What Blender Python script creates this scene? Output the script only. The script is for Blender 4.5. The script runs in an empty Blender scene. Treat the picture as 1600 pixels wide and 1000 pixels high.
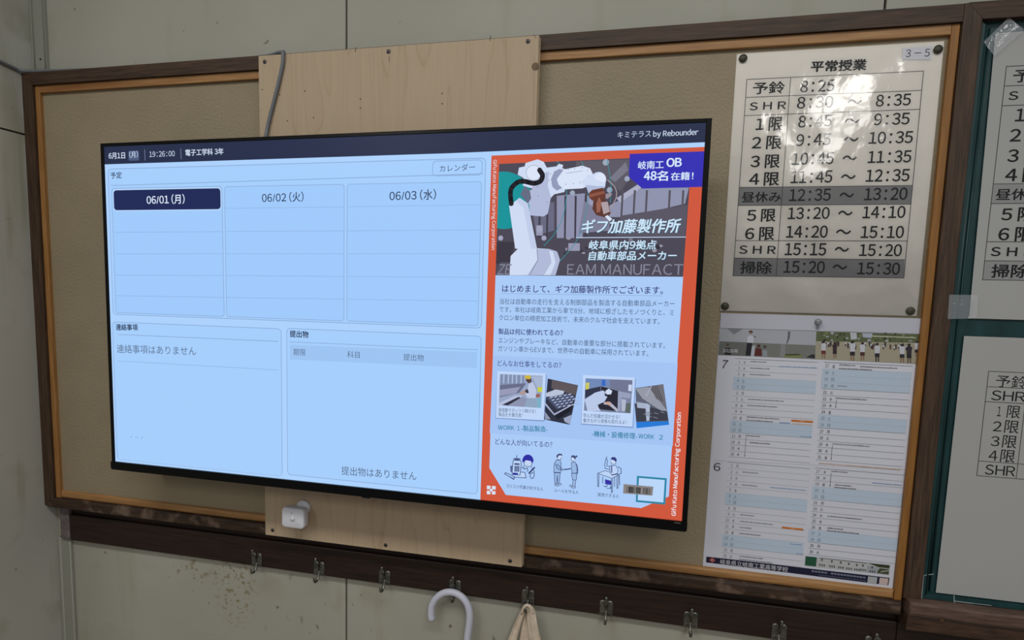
import bpy, math, random
from mathutils import Vector, Matrix, Euler

scene = bpy.context.scene
COL = scene.collection
random.seed(7)
Z0 = 1.54            # height of the board's reference line above the floor

# ------------------------------------------------------------------ camera
CAM_ROT = (1.4578904, -0.02420921, 0.24509531)
CAM_POS = Vector((0.80878958, -1.17224744, 0.0621256))
FPX, PPX, PPY = 1000.0, 754.8, 573.66
cam_data = bpy.data.cameras.new('camera')
cam = bpy.data.objects.new('camera', cam_data)
COL.objects.link(cam)
cam.location = CAM_POS + Vector((0, 0, Z0))
cam.rotation_euler = CAM_ROT
cam_data.sensor_width = 36.0
cam_data.lens = 36.0 * FPX / 1600.0
cam_data.shift_x = (800 - PPX) / 1600.0
cam_data.shift_y = (PPY - 500) / 1600.0
cam_data.clip_start = 0.01
scene.camera = cam

# ------------------------------------------------------------------ world, lamps, exposure
world = bpy.data.worlds.new('room_air')
scene.world = world
world.use_nodes = True
bg = world.node_tree.nodes['Background']
bg.inputs[0].default_value = (0.92, 0.97, 1.0, 1)
bg.inputs[1].default_value = 0.19

def tube_lamp(x, y, energy, length=1.2, width=0.30, z=1.32, along_y=True):
    d = bpy.data.lights.new('fluorescent_lamp', 'AREA')
    d.shape = 'RECTANGLE'
    d.size, d.size_y = (width, length) if along_y else (length, width)
    d.energy = energy
    d.color = (1.0, 0.985, 0.94)
    o = bpy.data.objects.new('fluorescent_lamp', d)
    COL.objects.link(o)
    o.location = (x, y, z + Z0)
    return o

tube_lamp(0.62, -1.40, 25, length=2.4, along_y=False)
tube_lamp(1.90, -3.28, 20)
tube_lamp(2.20, -4.7, 17)
tube_lamp(-0.9, -3.3, 18)  # added lamp, unseen, brightens the left side of the board and wall

scene.view_settings.view_transform = 'Standard'
scene.view_settings.look = 'None'
scene.view_settings.exposure = 0.0
scene.view_settings.gamma = 1.0
scene.view_settings.use_curve_mapping = False

# ------------------------------------------------------------------ picture ray -> plane
_R = Euler(CAM_ROT).to_matrix()

def ray(px, py):
    return _R @ Vector(((px - PPX) / FPX, -(py - PPY) / FPX, -1.0))

def at(px, py, y):
    """point of the place seen at (px, py) on the upright plane at depth y"""
    d = ray(px, py)
    return CAM_POS + d * ((y - CAM_POS.y) / d.y)

class Plane:
    def __init__(self, o, ex=(1, 0, 0), ez=(0, 0, 1)):
        self.o, self.ex, self.ez = Vector(o), Vector(ex).normalized(), Vector(ez).normalized()
        self.n = self.ez.cross(self.ex).normalized()
    def uv(self, px, py):
        d = ray(px, py)
        k = (self.o - CAM_POS).dot(self.n) / d.dot(self.n)
        p = CAM_POS + d * k - self.o
        return (p.dot(self.ex), p.dot(self.ez))

# ------------------------------------------------------------------ materials
def lin(c):
    c = c / 255.0
    return c / 12.92 if c <= 0.04045 else ((c + 0.055) / 1.055) ** 2.4

def rgb(c):
    return (lin(c[0]), lin(c[1]), lin(c[2]), 1.0)

_mc = {}

def new_mat(name):
    m = bpy.data.materials.new(name)
    m.use_nodes = True
    return m, m.node_tree.nodes, m.node_tree.links, m.node_tree.nodes['Principled BSDF']

def plain(name, c, rough=0.5, metal=0.0, spec=0.5):
    k = ('plain', name)
    if k not in _mc:
        m, n, l, b = new_mat(name)
        b.inputs['Base Color'].default_value = rgb(c)
        b.inputs['Roughness'].default_value = rough
        b.inputs['Metallic'].default_value = metal
        b.inputs['Specular IOR Level'].default_value = spec
        _mc[k] = m
    return _mc[k]

def lit(c):
    """a lit area of the display"""
    k = ('lit', tuple(c))
    if k not in _mc:
        m, n, l, b = new_mat('display_%d_%d_%d' % tuple(c))
        b.inputs['Base Color'].default_value = (0.004, 0.004, 0.005, 1)
        b.inputs['Roughness'].default_value = 0.32
        b.inputs['Specular IOR Level'].default_value = 0.18
        b.inputs['Emission Color'].default_value = rgb(c)
        b.inputs['Emission Strength'].default_value = 1.0
        _mc[k] = m
    return _mc[k]

def ink(c, rough=0.55):
    """printed paper"""
    k = ('ink', tuple(c), rough)
    if k not in _mc:
        m, n, l, b = new_mat('print_%d_%d_%d' % tuple(c))
        b.inputs['Base Color'].default_value = rgb(c)
        b.inputs['Roughness'].default_value = rough
        b.inputs['Specular IOR Level'].default_value = 0.25
        _mc[k] = m
    return _mc[k]

def noise_mat(name, c1, c2, scale=(1, 1, 1), nscale=20, detail=6, lo=0.35, hi=0.65, rough=0.6, bump=0.0,
              bscale=None, bdist=0.001, spec=0.4, c3=None, c3scale=6, c3lo=0.55, c3hi=0.75, gscale=None):
    m, n, l, b = new_mat(name)
    tc = n.new('ShaderNodeTexCoord')
    geo = n.new('ShaderNodeNewGeometry')
    mp = n.new('ShaderNodeMapping')
    mp.inputs['Scale'].default_value = scale
    l.new(geo.outputs['Position'], mp.inputs['Vector'])
    t = n.new('ShaderNodeTexNoise')
    t.inputs['Scale'].default_value = nscale
    t.inputs['Detail'].default_value = detail
    t.inputs['Roughness'].default_value = 0.6
    l.new(mp.outputs[0], t.inputs['Vector'])
    r = n.new('ShaderNodeValToRGB')
    r.color_ramp.elements[0].position = lo
    r.color_ramp.elements[1].position = hi
    r.color_ramp.elements[0].color = rgb(c1)
    r.color_ramp.elements[1].color = rgb(c2)
    l.new(t.outputs['Fac'], r.inputs['Fac'])
    out = r.outputs['Color']
    if c3:
        t3 = n.new('ShaderNodeTexNoise')
        t3.inputs['Scale'].default_value = c3scale
        t3.inputs['Detail'].default_value = 5
        l.new(mp.outputs[0] if gscale is None else geo.outputs['Position'], t3.inputs['Vector'])
        mr = n.new('ShaderNodeMapRange')
        mr.inputs['From Min'].default_value = c3lo
        mr.inputs['From Max'].default_value = c3hi
        l.new(t3.outputs['Fac'], mr.inputs['Value'])
        mx = n.new('ShaderNodeMix')
        mx.data_type = 'RGBA'
        l.new(mr.outputs[0], mx.inputs['Factor'])
        l.new(out, mx.inputs['A'])
        mx.inputs['B'].default_value = rgb(c3)
        out = mx.outputs['Result']
    l.new(out, b.inputs['Base Color'])
    b.inputs['Roughness'].default_value = rough
    b.inputs['Specular IOR Level'].default_value = spec
    if bump:
        t2 = n.new('ShaderNodeTexNoise')
        t2.inputs['Scale'].default_value = bscale or nscale
        t2.inputs['Detail'].default_value = 2
        l.new(mp.outputs[0], t2.inputs['Vector'])
        bp = n.new('ShaderNodeBump')
        bp.inputs['Strength'].default_value = bump
        bp.inputs['Distance'].default_value = bdist
        l.new(t2.outputs['Fac'], bp.inputs['Height'])
        l.new(bp.outputs[0], b.inputs['Normal'])
    return m

M = {}
M['dark_h'] = noise_mat('dark_wood_horizontal', (44, 31, 21), (86, 63, 46), (0.06, 1, 1), 260, 6, 0.3, 0.72, 0.55, 0.35, 300, 0.0006)
M['dark_v'] = noise_mat('dark_wood_vertical', (46, 33, 23), (88, 66, 49), (1, 1, 0.06), 260, 6, 0.3, 0.72, 0.55, 0.35, 300, 0.0006)
M['dark_worn'] = noise_mat('worn_dark_wood', (38, 26, 18), (76, 56, 42), (0.1, 1, 1), 220, 6, 0.3, 0.72, 0.6, 0.4, 240, 0.0008,
                           c3=(112, 92, 78), c3scale=28, c3lo=0.52, c3hi=0.66, gscale=1)
M['ledge'] = noise_mat('worn_ledge_wood', (70, 50, 40), (112, 90, 80), (0.12, 1, 1), 200, 6, 0.3, 0.7, 0.55, 0.4, 200, 0.0008,
                       c3=(150, 104, 56), c3scale=34, c3lo=0.66, c3hi=0.70, gscale=1)
M['rail'] = noise_mat('stained_rail_wood', (26, 16, 11), (52, 34, 25), (0.05, 1, 1), 180, 6, 0.3, 0.72, 0.5, 0.2, 200, 0.0005)
M['trim_h'] = noise_mat('pine_trim_horizontal', (150, 107, 62), (182, 137, 88), (0.08, 1, 1), 150, 5, 0.3, 0.7, 0.45, 0.1, 200, 0.0004,
                        c3=(128, 78, 40), c3scale=9, c3lo=0.66, c3hi=0.74)
M['trim_v'] = noise_mat('pine_trim_vertical', (146, 100, 52), (174, 128, 76), (1, 1, 0.08), 150, 5, 0.3, 0.7, 0.45, 0.1, 200, 0.0004,
                        c3=(120, 72, 36), c3scale=9, c3lo=0.66, c3hi=0.74)
M['cork'] = noise_mat('tan_pinboard_cloth', (151, 137, 112), (159, 145, 120), (1, 1, 1), 7, 3, 0.3, 0.7, 0.6, 0.8, 210, 0.002)
M['green'] = noise_mat('green_chalkboard', (20, 50, 52), (34, 70, 72), (1, 1, 0.3), 30, 5, 0.3, 0.7, 0.4, c3=(70, 104, 106), c3scale=26, c3lo=0.64, c3hi=0.8)
M['seam'] = plain('dark_joint', (40, 38, 34), 0.9)
M['steel'] = noise_mat('zinc_plated_steel', (88, 90, 83), (136, 136, 126), (1, 1, 1), 90, 4, 0.3, 0.7, 0.38)
M['steel'].node_tree.nodes['Principled BSDF'].inputs['Metallic'].default_value = 0.85
M['screw'] = plain('dull_screw_steel', (92, 92, 90), 0.4, 0.8)
M['black'] = plain('black_glossy_plastic', (5, 5, 6), 0.3, 0.0, 0.22)
M['black_matte'] = plain('black_matte_plastic', (14, 14, 15), 0.55)
M['cable'] = plain('grey_cable_jacket', (112, 116, 122), 0.5)
M['white_plastic'] = plain('white_plastic', (226, 227, 236), 0.4)
M['dome'] = plain('milky_dome', (225, 226, 232), 0.25)
M['handle'] = plain('white_glossy_handle', (208, 210, 226), 0.3)
M['canvas'] = noise_mat('cream_canvas', (204, 186, 164), (226, 209, 190), (1, 1, 1), 60, 4, 0.3, 0.7, 0.85, 0.2, 700, 0.0005)
M['tack'] = noise_mat('dark_olive_tack', (44, 44, 34), (70, 68, 52), (1, 1, 1), 120, 4, 0.3, 0.7, 0.45)
M['paper'] = plain('white_paper', (205, 204, 200), 0.6, 0, 0.25)
M['strip'] = plain('corner_cover_strip', (150, 150, 140), 0.5)

def ply_mat():
    m, n, l, b = new_mat('birch_plywood')
    geo = n.new('ShaderNodeNewGeometry')
    mp = n.new('ShaderNodeMapping')
    mp.inputs['Scale'].default_value = (8.5, 1, 0.7)
    l.new(geo.outputs['Position'], mp.inputs['Vector'])
    t = n.new('ShaderNodeTexNoise')
    t.inputs['Scale'].default_value = 1.7
    t.inputs['Detail'].default_value = 2
    t.inputs['Distortion'].default_value = 0.6
    l.new(mp.outputs[0], t.inputs['Vector'])
    mu = n.new('ShaderNodeMath'); mu.operation = 'MULTIPLY'; mu.inputs[1].default_value = 7
    l.new(t.outputs['Fac'], mu.inputs[0])
    fr = n.new('ShaderNodeMath'); fr.operation = 'FRACT'
    l.new(mu.outputs[0], fr.inputs[0])
    r = n.new('ShaderNodeValToRGB')
    e = r.color_ramp.elements
    e[0].position = 0.0; e[0].color = rgb((188, 166, 139))
    e[1].position = 1.0; e[1].color = rgb((180, 156, 127))
    x = e.new(0.12); x.color = rgb((192, 171, 144))
    x = e.new(0.93); x.color = rgb((189, 167, 140))
    l.new(fr.outputs[0], r.inputs['Fac'])
    mp2 = n.new('ShaderNodeMapping'); mp2.inputs['Scale'].default_value = (1, 1, 0.04)
    l.new(geo.outputs['Position'], mp2.inputs['Vector'])
    t2 = n.new('ShaderNodeTexNoise'); t2.inputs['Scale'].default_value = 240; t2.inputs['Detail'].default_value = 3
    l.new(mp2.outputs[0], t2.inputs['Vector'])
    mr = n.new('ShaderNodeMapRange')
    mr.inputs['To Min'].default_value = 0.90; mr.inputs['To Max'].default_value = 1.06
    l.new(t2.outputs['Fac'], mr.inputs['Value'])
    hs = n.new('ShaderNodeHueSaturation')
    l.new(mr.outputs[0], hs.inputs['Value'])
    l.new(r.outputs['Color'], hs.inputs['Color'])
    l.new(hs.outputs[0], b.inputs['Base Color'])
    b.inputs['Roughness'].default_value = 0.55
    b.inputs['Specular IOR Level'].default_value = 0.35
    return m

M['ply'] = ply_mat()
M['ply_edge'] = noise_mat('plywood_edge', (206, 184, 150), (224, 204, 172), (1, 1, 1), 60, 3, 0.3, 0.7, 0.7)
M['knot'] = noise_mat('wood_knot', (96, 76, 56), (130, 106, 80), (1, 1, 1), 160, 4, 0.3, 0.7, 0.6)
M['hole'] = plain('dark_hole', (46, 36, 26), 0.9)

def wall_mat(name, base, base2, stains):
    m, n, l, b = new_mat(name)
    geo = n.new('ShaderNodeNewGeometry')
    t = n.new('ShaderNodeTexNoise'); t.inputs['Scale'].default_value = 2.2; t.inputs['Detail'].default_value = 7
    l.new(geo.outputs['Position'], t.inputs['Vector'])
    r = n.new('ShaderNodeValToRGB')
    r.color_ramp.elements[0].position = 0.35; r.color_ramp.elements[0].color = rgb(base)
    r.color_ramp.elements[1].position = 0.65; r.color_ramp.elements[1].color = rgb(base2)
    l.new(t.outputs['Fac'], r.inputs['Fac'])
    cur = r.outputs['Color']
    def layer(scale, lo, hi, col, mask=None, mscale=(1, 1, 1)):
        nonlocal cur
        mp = n.new('ShaderNodeMapping'); mp.inputs['Scale'].default_value = mscale
        l.new(geo.outputs['Position'], mp.inputs['Vector'])
        s = n.new('ShaderNodeTexNoise'); s.inputs['Scale'].default_value = scale; s.inputs['Detail'].default_value = 3
        l.new(mp.outputs[0], s.inputs['Vector'])
        q = n.new('ShaderNodeMapRange'); q.inputs['From Min'].default_value = lo; q.inputs['From Max'].default_value = hi
        l.new(s.outputs['Fac'], q.inputs['Value'])
        f = q.outputs[0]
        if mask:
            dm = n.new('ShaderNodeVectorMath'); dm.operation = 'SUBTRACT'
            l.new(geo.outputs['Position'], dm.inputs[0]); dm.inputs[1].default_value = mask[0]
            sc = n.new('ShaderNodeVectorMath'); sc.operation = 'MULTIPLY'
            l.new(dm.outputs[0], sc.inputs[0]); sc.inputs[1].default_value = mask[1]
            ln = n.new('ShaderNodeVectorMath'); ln.operation = 'LENGTH'
            l.new(sc.outputs[0], ln.inputs[0])
            mm = n.new('ShaderNodeMapRange'); mm.inputs['From Min'].default_value = 1.0; mm.inputs['From Max'].default_value = 0.4
            l.new(ln.outputs['Value'], mm.inputs['Value'])
            mu = n.new('ShaderNodeMath'); mu.operation = 'MULTIPLY'
            l.new(f, mu.inputs[0]); l.new(mm.outputs[0], mu.inputs[1])
            f = mu.outputs[0]
        mx = n.new('ShaderNodeMix'); mx.data_type = 'RGBA'
        l.new(f, mx.inputs['Factor']); l.new(cur, mx.inputs['A']); mx.inputs['B'].default_value = rgb(col)
        cur = mx.outputs['Result']
    layer(60, 0.72, 0.78, (112, 108, 92))
    layer(9, 0.60, 0.78, (163, 160, 144))
    layer(16, 0.60, 0.78, (160, 157, 138), None, (1, 1, 0.12))
    for s in stains:
        layer(*s)
    l.new(cur, b.inputs['Base Color'])
    b.inputs['Roughness'].default_value = 0.5
    b.inputs['Specular IOR Level'].default_value = 0.4
    bp = n.new('ShaderNodeBump'); bp.inputs['Strength'].default_value = 0.15; bp.inputs['Distance'].default_value = 0.002
    t4 = n.new('ShaderNodeTexNoise'); t4.inputs['Scale'].default_value = 14
    l.new(geo.outputs['Position'], t4.inputs['Vector']); l.new(t4.outputs['Fac'], bp.inputs['Height'])
    l.new(bp.outputs[0], b.inputs['Normal'])
    return m

M['wall'] = wall_mat('painted_wall_panel', (165, 163, 150), (176, 174, 162), [
    (95, 0.56, 0.62, (140, 129, 101), ((-0.045, 0.02, Z0 - 0.60), (14, 0, 9)), (1, 1, 1)),
    (70, 0.62, 0.68, (144, 137, 114), ((-0.14, 0.02, Z0 - 0.57), (9, 0, 12)), (1, 1, 1)),
    (48, 0.66, 0.72, (116, 114, 100), ((0.35, 0.02, Z0 - 0.62), (2.2, 0, 8)), (1, 1, 0.6)),
])
M['wall_left'] = wall_mat('painted_side_wall', (181, 180, 171), (190, 189, 181), [
    (8, 0.5, 0.8, (150, 146, 124), ((-0.52, -0.1, Z0 + 0.55), (1, 3, 6)), (1, 1, 1))])

def clear_mat(name, bump=0.0, bscale=20, dist=0.002, tint=(1, 1, 1), haze=0.0, rough=0.05, stretch=(1, 1, 1)):
    m = bpy.data.materials.new(name); m.use_nodes = True
    n, l = m.node_tree.nodes, m.node_tree.links
    n.clear()
    out = n.new('ShaderNodeOutputMaterial')
    tr = n.new('ShaderNodeBsdfTransparent'); tr.inputs[0].default_value = (*tint, 1)
    gl = n.new('ShaderNodeBsdfGlossy'); gl.inputs['Roughness'].default_value = rough
    gl.inputs['Color'].default_value = (1, 1, 1, 1)
    fr = n.new('ShaderNodeFresnel'); fr.inputs['IOR'].default_value = 1.5
    mx = n.new('ShaderNodeMixShader')
    if haze:
        df = n.new('ShaderNodeBsdfDiffuse'); df.inputs[0].default_value = (0.8, 0.84, 0.9, 1)
        hz = n.new('ShaderNodeMixShader'); hz.inputs[0].default_value = haze
        l.new(tr.outputs[0], hz.inputs[1]); l.new(df.outputs[0], hz.inputs[2])
        base = hz.outputs[0]
    else:
        base = tr.outputs[0]
    l.new(fr.outputs[0], mx.inputs[0]); l.new(base, mx.inputs[1]); l.new(gl.outputs[0], mx.inputs[2])
    if bump:
        geo = n.new('ShaderNodeNewGeometry')
        mp = n.new('ShaderNodeMapping'); mp.inputs['Scale'].default_value = stretch
        l.new(geo.outputs['Position'], mp.inputs['Vector'])
        t = n.new('ShaderNodeTexNoise'); t.inputs['Scale'].default_value = bscale; t.inputs['Detail'].default_value = 3
        l.new(mp.outputs[0], t.inputs['Vector'])
        bp = n.new('ShaderNodeBump'); bp.inputs['Strength'].default_value = bump; bp.inputs['Distance'].default_value = dist
        l.new(t.outputs['Fac'], bp.inputs['Height'])
        l.new(bp.outputs[0], gl.inputs['Normal']); l.new(bp.outputs[0], fr.inputs['Normal'])
    l.new(mx.outputs[0], out.inputs[0])
    return m

M['laminate'] = clear_mat('glossy_laminate_film', 0.15, 30, 0.004, rough=0.075, stretch=(1, 1, 0.8))
M['tape'] = clear_mat('clear_tape', 0.7, 60, 0.004, haze=0.22, rough=0.12)
M['clear'] = clear_mat('clear_plastic', tint=(0.86, 0.88, 0.9), haze=0.25, rough=0.05)

# ------------------------------------------------------------------ geometry
class MB:
    def __init__(self):
        self.v, self.f, self.m, self.mats, self.smooth = [], [], [], [], []
    def mi(self, mat):
        if mat not in self.mats:
            self.mats.append(mat)
        return self.mats.index(mat)
    def add(self, verts, faces, mat, smooth=False):
        o = len(self.v); k = self.mi(mat)
        self.v += [tuple(p) for p in verts]
        for f in faces:
            self.f.append([i + o for i in f]); self.m.append(k); self.smooth.append(smooth)
    def box(self, x0, x1, y0, y1, z0, z1, mat, bev=0.0, front=None):
        """front (low y) edges bevelled by bev"""
        b = bev
        if b <= 0:
            v = [(x, y, z) for y in (y0, y1) for z in (z0, z1) for x in (x0, x1)]
            f = [(0, 1, 3, 2), (4, 6, 7, 5), (0, 4, 5, 1), (2, 3, 7, 6), (0, 2, 6, 4), (1, 5, 7, 3)]
            self.add(v, f, mat)
            return
        rings = []
        for ins, y in ((b, y0), (b * 0.3, y0 + b * 0.3), (0, y0 + b), (0, y1)):
            rings.append([(x0 + ins, y, z0 + ins), (x1 - ins, y, z0 + ins), (x1 - ins, y, z1 - ins), (x0 + ins, y, z1 - ins)])
        v = sum(rings, [])
        f = [(0, 1, 2, 3), (15, 14, 13, 12)]
        for r in range(3):
            for i in range(4):
                j = (i + 1) % 4
                f.append((r * 4 + i, (r + 1) * 4 + i, (r + 1) * 4 + j, r * 4 + j))
        self.add(v, f, mat)
    def prism(self, outline, y0, y1, mat, smooth=False):
        """outline of (x, z) extruded from y0 to y1"""
        n = len(outline)
        v = [(x, y0, z) for x, z in outline] + [(x, y1, z) for x, z in outline]
        f = [tuple(range(n)), tuple(range(2 * n - 1, n - 1, -1))]
        f += [(i, n + i, n + (i + 1) % n, (i + 1) % n) for i in range(n)]
        self.add(v, f, mat, smooth)
    def tube(self, pts, r, mat, n=12, cap=True, flat=1.0, up=None):
        pts = [Vector(p) for p in pts]
        rs = r if isinstance(r, (list, tuple)) else [r] * len(pts)
        v, f = [], []
        prev = None
        for i, p in enumerate(pts):
            t = (pts[min(i + 1, len(pts) - 1)] - pts[max(i - 1, 0)]).normalized()
            if prev is None:
                a = Vector(up) if up else (Vector((0, 1, 0)) if abs(t.y) < 0.9 else Vector((1, 0, 0)))
            else:
                a = prev
            a = (a - t * a.dot(t)).normalized()
            prev = a
            b = t.cross(a)
            for k in range(n):
                an = 2 * math.pi * k / n
                v.append(p + a * (math.cos(an) * rs[i] * flat) + b * (math.sin(an) * rs[i]))
        for i in range(len(pts) - 1):
            for k in range(n):
                j = (k + 1) % n
                f.append((i * n + k, i * n + j, (i + 1) * n + j, (i + 1) * n + k))
        if cap:
            f.append(tuple(range(n - 1, -1, -1)))
            f.append(tuple(range((len(pts) - 1) * n, len(pts) * n)))
        self.add(v, f, mat, True)
    def lathe(self, o, axis, prof, mat, n=20, smooth=True):
        """prof: (radius, distance along axis)"""
        ax = Vector(axis).normalized()
        a = ax.orthogonal().normalized(); b = ax.cross(a)
        o = Vector(o); v, f = [], []
        for r, h in prof:
            for k in range(n):
                an = 2 * math.pi * k / n
                v.append(o + ax * h + (a * math.cos(an) + b * math.sin(an)) * r)
        for i in range(len(prof) - 1):
            for k in range(n):
                j = (k + 1) % n
                f.append((i * n + k, i * n + j, (i + 1) * n + j, (i + 1) * n + k))
        f.append(tuple(range(n - 1, -1, -1)))
        f.append(tuple(range((len(prof) - 1) * n, len(prof) * n)))
        self.add(v, f, mat, smooth)

def smooth_path(pts, n=6):
    """Catmull-Rom through pts"""
    P = [Vector(p) for p in pts]
    P = [P[0] * 2 - P[1]] + P + [P[-1] * 2 - P[-2]]
    out = []
    for i in range(1, len(P) - 2):
        for k in range(n):
            t = k / n
            out.append(0.5 * ((2 * P[i]) + (P[i + 1] - P[i - 1]) * t + (2 * P[i - 1] - 5 * P[i] + 4 * P[i + 1] - P[i + 2]) * t * t
                              + (3 * P[i] - P[i - 1] - 3 * P[i + 1] + P[i + 2]) * t ** 3))
    out.append(P[-2])
    return out

ORG = {}

def tag(o, label=None, cat=None, group=None, kind=None):
    if label: o['label'] = label
    if cat: o['category'] = cat
    if group: o['group'] = group
    if kind: o['kind'] = kind
    return o

def thing(name, org, label, cat, group=None):
    o = bpy.data.objects.new(name, None)
    COL.objects.link(o)
    o.empty_display_size = 0.05
    o.location = Vector(org) + Vector((0, 0, Z0))
    ORG[o.name] = Vector(org)
    return tag(o, label, cat, group)

def build(name, mb, parent=None, org=None, local=False):
    """links mb as one mesh object; mb is in place coordinates unless local"""
    me = bpy.data.meshes.new(name)
    if parent is not None:
        o0 = Vector((0, 0, 0)) if local else ORG[parent.name]
    else:
        o0 = Vector(org) if org is not None else Vector((0, 0, 0))
    me.from_pydata([tuple(Vector(v) - o0) for v in mb.v], [], mb.f)
    for m in mb.mats:
        me.materials.append(m)
    me.polygons.foreach_set('material_index', mb.m)
    me.polygons.foreach_set('use_smooth', mb.smooth)
    me.update()
    o = bpy.data.objects.new(name, me)
    COL.objects.link(o)
    if parent is not None:
        o.parent = parent
        ORG[o.name] = o0
    else:
        o.location = o0 + Vector((0, 0, Z0))
        ORG[o.name] = o0
    return o

def single(name, mb, label, cat, group=None):
    xs = [v[0] for v in mb.v]; ys = [v[1] for v in mb.v]; zs = [v[2] for v in mb.v]
    o = build(name, mb, None, ((min(xs) + max(xs)) / 2, (min(ys) + max(ys)) / 2, min(zs)))
    return tag(o, label, cat, group)

# ------------------------------------------------------------------ lettering and flat print
_gc, _tc = {}, {}

def one_glyph(ch):
    if ch not in _gc:
        c = bpy.data.curves.new('t', 'FONT')
        c.body = ch
        c.resolution_u = 3
        o = bpy.data.objects.new('t', c)
        me = bpy.data.meshes.new_from_object(o)
        _gc[ch] = ([(v.co.x, v.co.y) for v in me.vertices], [tuple(p.vertices) for p in me.polygons])
        bpy.data.objects.remove(o); bpy.data.curves.remove(c); bpy.data.meshes.remove(me)
    return _gc[ch]

def glyphs(s, mono=False):
    """lettering of s on a line, one em high; narrow Latin letters are set by their own width, or in equal cells"""
    k = (s, mono)
    if k not in _tc:
        V, F, x = [], [], 0.0
        for ch in s:
            if ch == ' ':
                x += 0.27; continue
            latin = ch.isascii()
            wide = latin and (ch.isalnum() or ch in ':!().')
            v, f = one_glyph(chr(ord(ch) + 0xFEE0) if wide else ch)
            if not v:
                x += 1.0; continue
            a = min(p[0] for p in v); b = max(p[0] for p in v)
            if latin and mono:
                dx = x + 0.31 - (a + b) / 2; adv = 0.62
            elif latin:
                dx = x + 0.05 - a; adv = b - a + 0.10
            else:
                dx = x; adv = 1.0
            o = len(V)
            V += [(p[0] + dx, p[1]) for p in v]
            F += [tuple(q + o for q in g) for g in f]
            x += adv
        _tc[k] = (V, F)
    return _tc[k]

class UV(tuple):
    pass

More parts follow.
